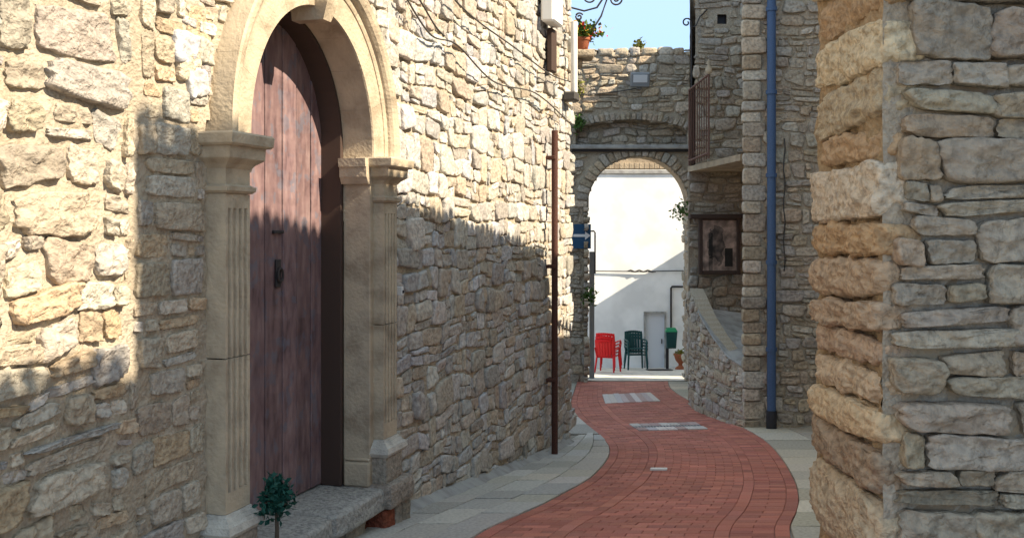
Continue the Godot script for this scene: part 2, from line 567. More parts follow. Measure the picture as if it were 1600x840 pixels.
# ================================================================ scene
func _ready():
	rng.seed = 7
	warp_noise.seed = 4; warp_noise.frequency = 0.012; warp_noise.fractal_octaves = 2
	fine_noise.seed = 8; fine_noise.frequency = 0.05; fine_noise.fractal_octaves = 3
	# ---- camera
	var cam := Camera3D.new()
	cam.name = "camera"
	add_child(cam)
	cam.position = Vector3(0, EYE, 0)
	cam.set_frustum(0.1 * 840.0 / PX, Vector2(0, -0.1 * 63.0 / PX), 0.1, 900.0)
	cam.keep_aspect = Camera3D.KEEP_HEIGHT
	cam.current = true
	# ---- sky
	var env := Environment.new()
	env.background_mode = Environment.BG_SKY
	var sk := ProceduralSkyMaterial.new()
	sk.sky_top_color = lin(0.265, 0.335, 0.405)
	sk.sky_horizon_color = lin(0.19, 0.335, 0.57)
	sk.sky_curve = 0.16
	sk.ground_bottom_color = Color(0.35, 0.33, 0.30)
	sk.ground_horizon_color = Color(0.62, 0.64, 0.66)
	sk.sun_angle_max = 1.0
	sk.energy_multiplier = 1.0
	env.sky = Sky.new()
	env.sky.sky_material = sk
	env.background_energy_multiplier = 1.0
	env.tonemap_mode = Environment.TONE_MAPPER_LINEAR
	env.tonemap_exposure = 2.8
	env.sdfgi_enabled = true
	env.ssao_enabled = true
	env.ssil_enabled = true
	var we := WorldEnvironment.new()
	we.name = "world_environment"
	we.environment = env
	add_child(we)
	# ---- sun, from the right and a little behind
	var sun := DirectionalLight3D.new()
	sun.name = "sun"
	sun.light_energy = 1.2
	sun.light_color = Color(1.0, 0.935, 0.83)
	sun.light_angular_distance = 0.4
	sun.shadow_enabled = true
	add_child(sun)
	sun.look_at_from_position(Vector3(20, 20, 8), Vector3(20, 20, 8) + Vector3(-0.925, -0.85, -0.38), Vector3.UP)
	make_materials()
	build_ground()
	build_left_house()
	build_gateway()
	build_right_house()
	build_stair_wall()
	build_near_wall()
	build_shading_houses()
	build_white_house()
	build_street_objects()

# ---------------------------------------------------------------- street
var edge_r := [[1.0, 2.5], [1.45, 5.0], [1.76, 6.87], [2.05, 7.82], [2.24, 8.5], [2.49, 9.62], [2.86, 11.72], [2.97, 13.31], [2.89, 15.36], [2.81, 17.16], [2.78, 18.44], [2.83, 19.56], [2.98, 20.75]]
var edge_l := [[-1.0, 2.5], [-0.62, 5.0], [-0.22, 6.87], [0.14, 7.82], [0.33, 8.4], [0.72, 9.75], [1.05, 11.7], [1.08, 13.0], [0.93, 14.9], [0.90, 16.5], [0.98, 17.7], [1.10, 19.0], [1.25, 20.75]]
var road_l: Array = []
var road_r: Array = []
var road_len := PackedFloat32Array()

func spline(pts: Array, q: float) -> Vector2:
	var k := clampi(int(q), 0, pts.size() - 2)
	var f := q - k
	var g := func(i): 
		var a: Array = pts[clampi(i, 0, pts.size() - 1)]
		return Vector2(a[0], a[1])
	var a: Vector2 = g.call(k - 1); var b: Vector2 = g.call(k); var c: Vector2 = g.call(k + 1); var d: Vector2 = g.call(k + 2)
	return b.cubic_interpolate(c, a, d, f)

func road_pt(t: float, w: float) -> Vector2:   # t metres along, w 0 (left) .. 1 (right)
	var k := 0
	var lo := 0; var hi := road_len.size() - 1
	while hi - lo > 1:
		k = (lo + hi) / 2
		if road_len[k] <= t: lo = k
		else: hi = k
	var f := clampf((t - road_len[lo]) / (road_len[hi] - road_len[lo]), 0, 1)
	var a: Vector2 = road_l[lo].lerp(road_l[hi], f)
	var b: Vector2 = road_r[lo].lerp(road_r[hi], f)
	return a.lerp(b, w)

func gp(p: Vector2, up := 0.0) -> Vector3:
	return p3(p.x, gy(p.y) + up, p.y)

# a thin paving piece on four plan corners (counter-clockwise seen from above: near left, near right, far right, far left)
func paving(q: Array, gap: float, h0: float, h1: float, ch: float, col: Color) -> B:
	var b := B.new()
	var mid: Vector2 = (q[0] + q[1] + q[2] + q[3]) * 0.25
	var worn := 1.0 + 0.16 * fine_noise.get_noise_2d(mid.x * 40, mid.y * 40) + 0.10 * warp_noise.get_noise_2d(mid.x * 100, mid.y * 60)
	b.tint = Color(col.r * worn, col.g * worn, col.b * worn)
	var lo := []; var hi := []; var dn := []
	var tilt := Vector2(rng.randfn(), rng.randfn()) * 0.006
	for p in q:
		var off: Vector2 = p - mid
		var l := off.length()
		var a: Vector2 = mid + off * (1.0 - gap * 0.7 / l)
		var c: Vector2 = mid + off * (1.0 - (gap * 0.7 + ch * 1.4) / l)
		var dz := tilt.dot(off)
		dn.append(gp(a, h0)); lo.append(gp(a, h1 - ch * 0.7 + dz)); hi.append(gp(c, h1 + dz))
	b.quad(hi[0], hi[3], hi[2], hi[1])
	for k in 4:
		var n := (k + 1) % 4
		b.quad(lo[k], hi[k], hi[n], lo[n])
		b.quad(dn[k], lo[k], lo[n], dn[n])
	return b

func emit_paving(owner_: Node3D, called: String, rest_name: String, list: Array, m: Material, most := 300):
	# list of [B, centre]; nearest that lie in view are parts
	var view := []
	var rest := B.new()
	for e in list:
		var d: float = e[1].y
		var px = 800 + PX * e[1].x / d
		var py := 357 - PX * gy(d) / d
		if px > -20 and px < 1330 and py < 850: view.append([d, e])
		else: rest.add(e[0], Transform3D.IDENTITY)
	view.sort_custom(func(a, b): return a[0] < b[0])
	for k in view.size():
		if k < most: part(owner_, called, view[k][1][0], m)
		else: rest.add(view[k][1][0], Transform3D.IDENTITY)
	if rest.v.size(): part(owner_, rest_name, rest, m, false, true)

func build_ground():
	# base sheet to the horizon
	var b := B.new()
	var ds := []
	var d := -30.0
	while d < 400:
		ds.append(d)
		d += 0.5 if (d >= -2 and d < 30) else (2.0 if d < 42 else 30.0)
	var xs := [-250.0, -60.0, -15.0, -6.0, -3.0, -1.5, 0.0, 1.5, 3.0, 5.0, 9.0, 20.0, 60.0, 250.0]
	for dd in ds:
		for x in xs: b.vert(p3(x, gy(dd), dd))
	for j in ds.size() - 1:
		for i in xs.size() - 1:
			var a := j * xs.size() + i
			b.quad_i(a, a + xs.size(), a + xs.size() + 1, a + 1)
	setting("ground", b, M.concrete, true)
	# road edges sampled along the middle
	var last := Vector2.ZERO
	var tot := 0.0
	for k in 1201:
		var q := 12.0 * k / 1200.0
		var l := spline(edge_l, q); var r := spline(edge_r, q)
		var m := (l + r) * 0.5
		if k > 0: tot += m.distance_to(last)
		last = m
		road_l.append(l); road_r.append(r); road_len.append(tot)
	var road := MeshInstance3D.new()
	var bed := B.new()
	var n := 160
	for k in n + 1:
		for w in [0.0, 0.5, 1.0]: bed.vert(gp(road_pt(tot * k / n, w), 0.008))
	for k in n:
		for w in 2:
			var a := k * 3 + w
			bed.quad_i(a, a + 3, a + 4, a + 1)
	road.name = "road"
	road.mesh = bed.mesh(M.bed, true)
	road.set_meta("kind", "structure")
	add_child(road)
	# pavers: bands across the width in metres of a 2.05 m road
	var list := []
	var pal := [Color(0.57, 0.21, 0.15), Color(0.54, 0.19, 0.14), Color(0.59, 0.225, 0.165), Color(0.57, 0.22, 0.16), Color(0.50, 0.185, 0.14)]
	var bands := [[0.0, 0.05, "edge"], [0.05, 0.235, "field"], [0.235, 0.285, "edge"], [0.285, 0.755, "field"], [0.755, 0.805, "edge"], [0.805, 0.95, "field"], [0.95, 1.0, "edge"]]
	var strips := [[0, 0]]   # light stone strips across
	var t := 0.0
	var row := 0
	while t < tot - 0.11:
		var mid := road_pt(t + 0.05, 0.5)
		var in_strip := (mid.y > 16.95 and mid.y < 18.25) or (mid.y > 13.7 and mid.y < 14.4)
		for bd in bands:
			if bd[2] == "edge":
				if row % 2 == 0:
					var q := [road_pt(t, bd[0]), road_pt(t, bd[1]), road_pt(t + 0.2, bd[1]), road_pt(t + 0.2, bd[0])]
					list.append([paving(q, 0.006, 0.004, 0.019, 0.004, pick(pal)), mid])
			else:
				if in_strip and bd[0] > 0.2 and bd[0] < 0.7: continue
				var cnt: int = maxi(1, roundi((bd[1] - bd[0]) * 2.05 / 0.2))
				var stp: float = (bd[1] - bd[0]) / cnt
				var off: float = 0.5 * stp if row % 2 else 0.0
				var w: float = bd[0] - off
				while w < bd[1] - 0.001:
					var w0 := maxf(w, bd[0]); var w1 := minf(w + stp, bd[1])
					if w1 - w0 > 0.008:
						var q := [road_pt(t, w0), road_pt(t, w1), road_pt(t + 0.1, w1), road_pt(t + 0.1, w0)]
						list.append([paving(q, 0.0035, 0.004, 0.018 + rng.randf_range(-0.0015, 0.0015), 0.004, pick(pal)), road_pt(t + 0.05, (w0 + w1) * 0.5)])
					w += stp
		t += 0.1
		row += 1
	emit_paving(road, "paver", "far_pavers", list, M.paver)
	# pale stone strips crossing the road
	var wpal := [Color(0.74, 0.65, 0.61), Color(0.78, 0.71, 0.68), Color(0.58, 0.42, 0.38), Color(0.64, 0.50, 0.46)]
	var find := func(dd: float) -> float:
		var a := 0.0
		while a < tot and road_pt(a, 0.5).y < dd: a += 0.02
		return a
	for s in [[16.95, 18.25, 9], [13.7, 14.4, 7]]:
		var t0: float = find.call(s[0]); var t1: float = find.call(s[1])
		for k in s[2]:
			var w0: float = 0.285 + 0.47 * k / s[2]; var w1: float = 0.285 + 0.47 * (k + 1) / s[2]
			if s[2] == 9:
				part(road, "pale_slab", paving([road_pt(t0, w0), road_pt(t0, w1), road_pt(t1, w1), road_pt(t1, w0)], 0.012, 0.004, 0.026, 0.006, pick(wpal)), M.slab)
			else:
				var tm := (t0 + t1) * 0.5
				part(road, "pale_slab", paving([road_pt(t0, w0), road_pt(t0, w1), road_pt(tm - 0.08, w1), road_pt(tm - 0.08, w0)], 0.012, 0.004, 0.026, 0.006, pick(wpal)), M.slab)
				part(road, "pale_slab", paving([road_pt(tm + 0.08, w0), road_pt(tm + 0.08, w1), road_pt(t1, w1), road_pt(t1, w0)], 0.012, 0.004, 0.026, 0.006, pick(wpal)), M.slab)
	# drain slot in the nearer strip: a frame of bars
	var tm: float = (find.call(13.7) + find.call(14.4)) * 0.5
	var dr := B.new()
	for k in 22:
		var w0 := 0.285 + 0.47 * k / 22.0
		dr.add(paving([road_pt(tm - 0.07, w0), road_pt(tm - 0.07, w0 + 0.012), road_pt(tm + 0.07, w0 + 0.012), road_pt(tm + 0.07, w0)], 0.001, 0.004, 0.024, 0.002, Color(0.1, 0.1, 0.1)), Transform3D.IDENTITY)
	part(road, "drain_grate", dr, M.grey_metal)
	# little metal cover
	var c0: float = find.call(10.15)
	var cv := part(road, "metal_cover", paving([road_pt(c0, 0.27), road_pt(c0, 0.36), road_pt(c0 + 0.12, 0.36), road_pt(c0 + 0.12, 0.27)], 0.002, 0.02, 0.036, 0.004, Color.WHITE), M.white_box)
	cv.set_meta("label", "small pale metal cover set in the red pavers")
	# flagstones between road and left house
	var walk := Node3D.new()
	walk.name = "left_pavement"
	walk.set_meta("kind", "structure")
	add_child(walk)
	list = []
	var spal := [Color(0.58, 0.55, 0.49), Color(0.61, 0.58, 0.52), Color(0.55, 0.52, 0.46), Color(0.59, 0.55, 0.47)]
	t = 0.0
	while t < find.call(13.2):
		var l := rng.randf_range(0.42, 0.62)
		var rows := 3
		for r in rows:
			var sh := 0.2 * (r % 2)
			var q := []
			for c in [[t + sh, r + 1], [t + sh, r], [t + l + sh, r], [t + l + sh, r + 1]]:
				var e := road_pt(c[0], 0.0)
				var wp := wall_foot(e.y)
				q.append(e.lerp(wp, float(c[1]) / rows))
			list.append([paving(q, 0.013, 0.0, 0.030 + rng.randf_range(-0.002, 0.002), 0.006, pick(spal)), (q[0] + q[2]) * 0.5])
		t += l
	emit_paving(walk, "flagstone", "far_flagstones", list, M.slab)
	# past the house corner the pavement widens to the left
	list = []
	for i in 5:
		for k in 8:
			var t0: float = find.call(13.2) + 0.24 + k * 0.95
			if t0 > tot - 1.0: continue
			var q := []
			for c in [[t0, i + 1], [t0, i], [t0 + 0.95, i], [t0 + 0.95, i + 1]]:
				var e := road_pt(c[0], 0.0)
				q.append(e - Vector2(0.62 * c[1], 0))
			list.append([paving(q, 0.013, 0.0, 0.03, 0.006, pick(spal)), (q[0] + q[2]) * 0.5])
	emit_paving(walk, "flagstone", "far_flagstones", list, M.slab)
	# slabs right of the road
	var rw := Node3D.new()
	rw.name = "right_pavement"
	rw.set_meta("kind", "structure")
	add_child(rw)
	list = []
	t = find.call(4.0)
	var rpal := [Color(0.60, 0.53, 0.42), Color(0.63, 0.56, 0.45), Color(0.56, 0.50, 0.40), Color(0.52, 0.47, 0.38)]
	while t < find.call(13.6):
		var l := rng.randf_range(0.5, 0.75)
		for r in 4:
			var q := []
			for c in [[t, r], [t, r + 1], [t + l, r + 1], [t + l, r]]:
				q.append(road_pt(c[0], 1.0) + Vector2(0.55 * c[1], 0))
			list.append([paving(q, 0.013, 0.0, 0.028 + rng.randf_range(-0.002, 0.002), 0.006, pick(rpal)), (q[0] + q[2]) * 0.5])
		t += l
	while t < tot - 0.7:
		var l := 0.6
		var q := []
		for c in [[t, 0], [t, 1], [t + l, 1], [t + l, 0]]: q.append(road_pt(c[0], 1.0) + Vector2(0.6 * c[1], 0))
		list.append([paving(q, 0.013, 0.0, 0.028, 0.006, pick(rpal)), (q[0] + q[2]) * 0.5])
		t += l
	emit_paving(rw, "slab", "far_slabs", list, M.slab)
	# pale yard behind the gateway
	var y := B.new()
	for k in 17:
		var dd := 20.8 + k * 0.46
		y.vert(p3(-3, gy(dd) + 0.02, dd)); y.vert(p3(12, gy(dd) + 0.02, dd))
	for k in 16: y.quad_i(k * 2, k * 2 + 2, k * 2 + 3, k * 2 + 1)
	setting("yard", y, M.court, true)

# ---------------------------------------------------------------- left house
const TH := 0.28063
var wu := Vector2(sin(TH), cos(TH))
var wn := Vector2(-cos(TH), sin(TH))
var w0 := Vector2(-1.3168, 5.46)

func wall_foot(d: float) -> Vector2:
	var a := w0 + wn * 0.09
	return a + wu * ((d - a.y) / wu.y)

# door frame space: x along the wall, y above eye level, z out of the wall (0 = pilaster front)
func door_frame() -> Transform3D:
	return Transform3D(Basis(Vector3(wu.x, 0, -wu.y), Vector3.UP, Vector3(-wn.x, 0, wn.y)), p3(w0.x, 0, w0.y))

const AC := Vector2(0.88, 0.50)   # arch centre
const AR := 0.78
func in_doorway(u: float, v: float) -> bool:
	if u > -0.24 and u < 1.98 and v < 0.52: return true
	return v >= 0.5 and Vector2(u, v).distance_to(AC) < 1.07

func build_left_house():
	var T := door_frame()
	var h := thing("stone_house", "tall pale rubble stone house with arched portal and old wooden door", "house", p3(w0.x, gy(5.5), w0.y))
	var f := face_of(T * Vector3(0, 0, -0.10), T.basis.x, T.basis.z)
	mortar(h, f, -3.6, -2.75, 7.55, 3.4, 0.045, 0.015, [Color(0.48, 0.40, 0.295), Color(0.55, 0.475, 0.37)], in_doorway, "mortar", 0.006)
	# solid house behind the face
	var core := B.new()
	core.box(T * Transform3D(Basis(), Vector3(2.0, 0.3, -3.2)), Vector3(11.0, 6.2, 5.0))
	for s in [[-3.6, -0.02], [1.78, 7.54]]:
		core.box(T * Transform3D(Basis(), Vector3((s[0] + s[1]) / 2, 0.25, -0.42)), Vector3(s[1] - s[0], 6.1, 0.55))
	core.box(T * Transform3D(Basis(), Vector3(0.88, 2.45, -0.42)), Vector3(1.82, 1.7, 0.55))
	part(h, "wall_core", core, M.plaster_tan)
	# masonry left of the portal: rough, much mortar
	var warm := [Color(0.55, 0.47, 0.36), Color(0.58, 0.51, 0.405), Color(0.51, 0.43, 0.33), Color(0.62, 0.56, 0.475), Color(0.48, 0.42, 0.35), Color(0.56, 0.43, 0.29), Color(0.52, 0.48, 0.43)]
	var st_l := {"joint": 0.024, "e0": 3.0, "e1": 9.0, "bulge": 0.021, "rise": 0.016, "ragged": 0.13, "rough": 0.022, "warp": 0.06, "corner": 0.13, "pal": warm, "mat": "rough_stone"}
	stones(f, lay(-3.2, -2.4, -0.83, 2.0, 0.25, 0.10, 0.2, 0.4), st_l, func(u, _v): return u > -0.80)
	# flat squared blocks next to the portal
	var st_b: Dictionary = st_l.duplicate()
	st_b.merge({"joint": 0.022, "e0": 5.0, "e1": 10.0, "bulge": 0.013, "rise": 0.008, "ragged": 0.09, "rough": 0.011, "warp": 0.03, "corner": 0.08}, true)
	stones(f, lay(-0.75, -2.4, -0.27, 2.0, 0.27, 0.11, 0.21, 0.3), st_b, func(u, v): return u < -0.82 or in_doorway(u, v))
	# right of the portal: squarer stones, close set
	var grey_pal := [Color(0.58, 0.53, 0.46), Color(0.62, 0.58, 0.52), Color(0.55, 0.53, 0.50), Color(0.56, 0.49, 0.40), Color(0.52, 0.47, 0.41), Color(0.65, 0.62, 0.57), Color(0.48, 0.44, 0.39), Color(0.56, 0.47, 0.37), Color(0.57, 0.56, 0.55)]
	var st_r := {"joint": 0.014, "e0": 5.0, "e1": 13.0, "bulge": 0.020, "rise": 0.010, "ragged": 0.09, "rough": 0.014, "warp": 0.065, "corner": 0.10, "pal": grey_pal, "mat": "stone"}
	stones(f, lay(1.9, -2.75, 7.5, 3.2, 0.21, 0.13, 0.25, 0.55), st_r, in_doorway)
	# over the arch
	stones(f, lay(-0.4, 0.6, 2.0, 2.6, 0.22, 0.13, 0.22, 0.4), st_r, in_doorway)
	flush(h)
	# pale mortar fillet at the foot of the wall
	var fil := B.new()
	for k in 30:
		var u := 2.05 + k * 0.183
		var p := w0 + wn * 0.09 + wu * u
		var g := gy(p.y)
		var r := 0.09 + 0.04 * warp_noise.get_noise_1d(u * 120)
		var o := T.basis.z
		var foot := p3(p.x, g, p.y)
		fil.vert(foot + Vector3.UP * 0.085); fil.vert(foot + o * r * 0.6 + Vector3.UP * 0.055); fil.vert(foot + o * r * 1.2 + Vector3.UP * 0.02)
	for k in 29:
		for e in 2:
			var a := k * 3 + e
			fil.quad_i(a, a + 1, a + 4, a + 3)
	part(h, "mortar_fillet", fil, M.plaster_grey, true)
	build_portal(h, T)
	# rust red iron channel standing against the wall
	var rp := thing("iron_downpipe", "rust red iron pipe fixed upright on the pale stone wall", "pipe", T * Vector3(6.32, -2.42, 0))
	var b := B.new()
	b.tube([T * Vector3(6.32, -2.44, 0.02), T * Vector3(6.32, 0.0, 0.02), T * Vector3(6.32, 1.04, 0.02)], 0.034, 12)
	part(rp, "tube", b, M.rust, true)
	for y in [-1.6, -0.4, 0.75]:
		b = B.new()
		b.box(T * Transform3D(Basis(), Vector3(6.32, y, -0.01)), Vector3(0.13, 0.04, 0.1), 0.006)
		part(rp, "bracket", b, M.rust)
	# cables sagging along the upper wall
	var cables := [[[2.05, 1.62], [2.6, 1.42], [3.2, 1.44], [4.2, 1.28], [5.6, 1.35], [6.9, 1.22]], [[2.3, 1.95], [3.4, 1.75], [4.9, 1.68], [6.2, 1.62], [7.1, 1.66]], [[1.9, 1.8], [2.4, 1.62], [2.7, 1.5], [2.9, 1.46]]]
	var words := ["thin dark cable looping lowest along the sunlit stone wall", "thin dark cable running highest along the sunlit stone wall", "short slack dark cable beside the portal arch"]
	for k in 3:
		var pts := []
		var cc := Curve3D.new()
		for q in cables[k]: cc.add_point(T * Vector3(q[0], q[1], -0.02 + 0.03), Vector3.ZERO, Vector3.ZERO)
		var src: Array = cables[k]
		for j in 40:
			var u := (src.size() - 1) * j / 39.0
			var i0 := mini(int(u), src.size() - 2)
			var g := u - i0
			var pa: Array = src[maxi(0, i0 - 1)]; var pb: Array = src[i0]; var pc: Array = src[i0 + 1]; var pd: Array = src[mini(src.size() - 1, i0 + 2)]
			var v2 := Vector2(pb[0], pb[1]).cubic_interpolate(Vector2(pc[0], pc[1]), Vector2(pa[0], pa[1]), Vector2(pd[0], pd[1]), g)
			pts.append(T * Vector3(v2.x, v2.y, 0.0))
		var cb := B.new()
		cb.tube(pts, 0.007, 6)
		var o := part(self, numbered("wall_cable"), cb, M.cable, true)
		tag(o, words[k], "cable", "cables on the stone house")
	# white junction box with a rough wooden back and white conduit
	var jb := thing("junction_box", "white utility box on dark backboard high at the corner of the stone house", "utility box", T * Vector3(6.55, 2.2, 0))
	b = B.new(); b.box(T * Transform3D(Basis(), Vector3(6.2, 2.6, 0.02)), Vector3(0.42, 0.92, 0.14), 0.02)
	part(jb, "case", b, M.white_box)
	b = B.new(); b.box(T * Transform3D(Basis(), Vector3(6.4, 1.9, -0.03)), Vector3(0.2, 0.46, 0.06), 0.01)
	part(jb, "backboard", b, M.wood_dark)
	var cd := thing("conduit", "white plastic conduit upright near the corner of the stone house", "conduit", T * Vector3(7.2, 1.3, 0))
	b = B.new(); b.tube([T * Vector3(7.2, 1.55, 0.03), T * Vector3(7.2, 2.35, 0.03)], 0.04, 10)
	part(cd, "tube", b, M.white_box, true)
	b = B.new(); b.box(T * Transform3D(Basis(), Vector3(7.2, 1.5, 0.0)), Vector3(0.22, 0.1, 0.14), 0.015)
	part(cd, "terminal_block", b, M.cable)
	# little bell plate beside the portal
	var bl := thing("bell_plate", "tiny white bell plate beside the fluted pilaster", "doorbell", T * Vector3(2.12, -0.52, -0.02))
	b = B.new(); b.box(T * Transform3D(Basis(), Vector3(2.12, -0.43, -0.06)), Vector3(0.035, 0.06, 0.07), 0.004)
	part(bl, "plate", b, M.white_box)
	b = B.new(); b.box(T * Transform3D(Basis(), Vector3(2.12, -0.435, -0.022)), Vector3(0.016, 0.02, 0.01), 0.002)
	part(bl, "button", b, M.black_plastic)

func ring_profile(b: B, T: Transform3D, prof: Array, a0: float, a1: float, n: int):
	# sweep (radius, z) profile round the arch centre
	var base := b.v.size()
	for k in n + 1:
		var an := lerpf(a0, a1, float(k) / n)
		for q in prof:
			b.vert(T * Vector3(AC.x + cos(an) * q.x, AC.y + sin(an) * q.x, q.y))
	var m := prof.size()
	for k in n:
		for j in m - 1:
			var a := base + k * m + j
			b.quad_i(a, a + m, a + m + 1, a + 1)

func build_portal(h: Node3D, T: Transform3D):
	var b: B
	# pilasters with four flutes
	for side in [[-0.23, 0.0], [1.72, 1.95]]:
		var x0: float = side[0]; var x1: float = side[1]
		var xc := (x0 + x1) / 2
		var pil := Node3D.new()
		pil.name = "pilaster"
		h.add_child(pil, true)
		var o := h.global_position
		pil.position = T * Vector3(xc, -1.4, 0) - o
		# shaft: cross section in (x, z), swept up
		var sec := []
		sec.append(Vector2(x0, -0.16)); sec.append(Vector2(x0, 0.0))
		var fw := 0.033; var pitch := 0.051
		for k in 4:
			var c := xc + (k - 1.5) * pitch
			sec.append(Vector2(c - fw / 2, 0.0))
			for a in 5:
				var an := PI - PI * a / 4.0
				sec.append(Vector2(c + cos(an) * fw * 0.44, -sin(an) * 0.034 - 0.004))
			sec.append(Vector2(c + fw / 2, 0.0))
		sec.append(Vector2(x1, 0.0)); sec.append(Vector2(x1, -0.16))
		b = B.new()
		for lv in [[-1.28, -0.632], [-0.626, 0.10]]:
			for k in sec.size() - 1:
				b.quad(T * Vector3(sec[k].x, lv[0], sec[k].y), T * Vector3(sec[k].x, lv[1], sec[k].y), T * Vector3(sec[k + 1].x, lv[1], sec[k + 1].y), T * Vector3(sec[k + 1].x, lv[0], sec[k + 1].y))
		b.frus(T, -1.38, Rect2(x0, -0.16, x1 - x0, 0.16), -1.28, Rect2(x0, -0.16, x1 - x0, 0.16))
		b.frus(T, 0.10, Rect2(x0, -0.16, x1 - x0, 0.16), 0.17, Rect2(x0, -0.16, x1 - x0, 0.16))
		part(pil, "fluted_shaft", b, M.dressed)
		# capital: astragal, neck, cyma, fascia, corona
		b = B.new()
		var R := func(e: float) -> Rect2: return Rect2(x0 - e, -0.16, x1 - x0 + 2 * e, 0.16 + e)
		for q in [[0.172, 0.008, 0.185, 0.022], [0.185, 0.022, 0.205, 0.024], [0.205, 0.016, 0.215, 0.004], [0.215, 0.0, 0.295, 0.0], [0.295, 0.004, 0.315, 0.02], [0.315, 0.02, 0.335, 0.048], [0.335, 0.048, 0.342, 0.055], [0.342, 0.055, 0.40, 0.058], [0.40, 0.075, 0.41, 0.086], [0.41, 0.086, 0.455, 0.09], [0.455, 0.09, 0.465, 0.082]]:
			b.frus(T, q[0], R.call(q[1]), q[2], R.call(q[3]))
		part(pil, "capital", b, M.dressed)
		# base: torus and fillet, then plinth blocks
		b = B.new()
		for q in [[-1.40, 0.012, -1.382, 0.006], [-1.418, 0.03, -1.40, 0.02], [-1.43, 0.045, -1.418, 0.036], [-1.465, 0.058, -1.43, 0.05], [-1.485, 0.045, -1.465, 0.058], [-1.492, 0.036, -1.485, 0.045]]:
			b.frus(T, q[0], R.call(q[1]), q[2], R.call(q[3]))
		part(pil, "base_moulding", b, M.dressed_base)
		var gb := gy((T * Vector3(xc, 0, 0)).z * -1) - 0.05
		put_block(pil, "plinth", rough_block(Vector3(0.29, 0.18, 0.26), 14.0, 0.004, Color(0.42, 0.37, 0.30)), T * Transform3D(Basis(), Vector3(xc, -1.578, -0.095)), M.rough_stone)
		put_block(pil, "plinth_step", rough_block(Vector3(0.44, 0.16, 0.36), 10.0, 0.008, Color(0.40, 0.34, 0.28)), T * Transform3D(Basis(), Vector3(xc + 0.03, -1.742, -0.09)), M.rough_stone)
		var x := xc - 0.18
		for k in 3:
			var w: float = [0.17, 0.12, 0.15][k]
			var bc: Color = [Color(0.30, 0.09, 0.05), Color(0.38, 0.33, 0.27), Color(0.34, 0.29, 0.23)][k]
			var hh: float = (-1.822 - gb)
			put_block(pil, "footing_stone", rough_block(Vector3(w - 0.01, hh, 0.30), 8.0, 0.008, bc), T * Transform3D(Basis(), Vector3(x + w / 2, gb + hh / 2, -0.1)), M.rough_stone)
			x += w
	# jambs (stone reveals) with impost moulding
	for side in [[0.0, 0.10, 1.0], [1.66, 1.76, -1.0]]:
		b = B.new()
		b.box(T * Transform3D(Basis(), Vector3((side[0] + side[1]) / 2, -0.66, -0.165)), Vector3(side[1] - side[0], 2.02, 0.19), 0.006)
		b.box(T * Transform3D(Basis(), Vector3((side[0] + side[1]) / 2, 0.20 , -0.165)), Vector3(side[1] - side[0] - 0.001, 0.3, 0.188))
		var jb := part(h, "jamb", b, M.dressed)
		b = B.new()
		var xi: float = side[1] if side[2] > 0 else side[0]
		for q in [[0.29, 0.004, 0.335, 0.03], [0.335, 0.034, 0.40, 0.036], [0.40, 0.05, 0.455, 0.055]]:
			var ra := Rect2(minf(xi, xi + side[2] * q[1]) - 0.03, -0.258, 0.03 + q[1] + 0.03, 0.19)
			var rb := Rect2(minf(xi, xi + side[2] * q[3]) - 0.03, -0.258, 0.03 + q[3] + 0.03, 0.19)
			b.frus(T, q[0], ra, q[2], rb)
		part(jb, "impost", b, M.dressed)
		b = B.new()
		b.box(T * Transform3D(Basis(), Vector3(xi + side[2] * 0.012 - side[2] * 0.05, -1.60, -0.16)), Vector3(0.12, 0.16, 0.185), 0.012)
		b.box(T * Transform3D(Basis(), Vector3(xi + side[2] * 0.012 - side[2] * 0.05, -1.505, -0.16)), Vector3(0.10, 0.022, 0.18), 0.008)
		part(jb, "jamb_base", b, M.dressed)
	# archivolt in voussoirs: flat face inside, stepped moulding outside
	var prof := [Vector2(AR, -0.26), Vector2(AR, -0.055), Vector2(AR + 0.006, -0.045), Vector2(AR + 0.165, -0.042), Vector2(AR + 0.168, -0.035), Vector2(AR + 0.185, -0.03), Vector2(AR + 0.205, -0.028), Vector2(AR + 0.21, -0.012), Vector2(AR + 0.225, 0.008), Vector2(AR + 0.25, 0.02), Vector2(AR + 0.285, 0.025), Vector2(AR + 0.30, 0.018), Vector2(AR + 0.302, -0.15)]
	var nv := 9
	for k in nv:
		b = B.new()
		var gap := 0.0006
		ring_profile(b, T, prof, PI * k / nv + (gap if k else -0.05), PI * (k + 1) / nv - (gap if k < nv - 1 else -0.05), 8)
		part(h, "voussoir", b, M.dressed, false)
	# keystone bracket
	b = B.new()
	b.frus(T, AC.y + AR - 0.075, Rect2(AC.x - 0.05, -0.2, 0.10, 0.20), AC.y + AR + 0.02, Rect2(AC.x - 0.07, -0.2, 0.14, 0.235))
	b.frus(T, AC.y + AR + 0.02, Rect2(AC.x - 0.07, -0.2, 0.14, 0.235), AC.y + AR + 0.31, Rect2(AC.x - 0.085, -0.2, 0.17, 0.27))
	part(h, "keystone", b, M.dressed)
	# brown wooden frame inside the stone reveal
	var fr := Node3D.new()
	b = B.new()
	for x in [0.115, 1.645]:
		b.box(T * Transform3D(Basis(), Vector3(x, -0.1, -0.335)), Vector3(0.035, 3.16, 0.15), 0.006)
	var base := b.v.size()
	for k in 25:
		var an := PI * k / 24.0
		for q in [Vector2(AR - 0.02, -0.41), Vector2(AR - 0.02, -0.262), Vector2(AR + 0.1, -0.262)]:
			b.vert(T * Vector3(AC.x + cos(an) * q.x, AC.y + sin(an) * q.x, q.y))
	for k in 24:
		for j in 2:
			var a := base + k * 3 + j
			b.quad_i(a, a + 3, a + 4, a + 1)
	part(h, "door_frame", b, M.wood_dark)
	# door of vertical planks
	var door := Node3D.new()
	door.name = "door"
	h.add_child(door, true)
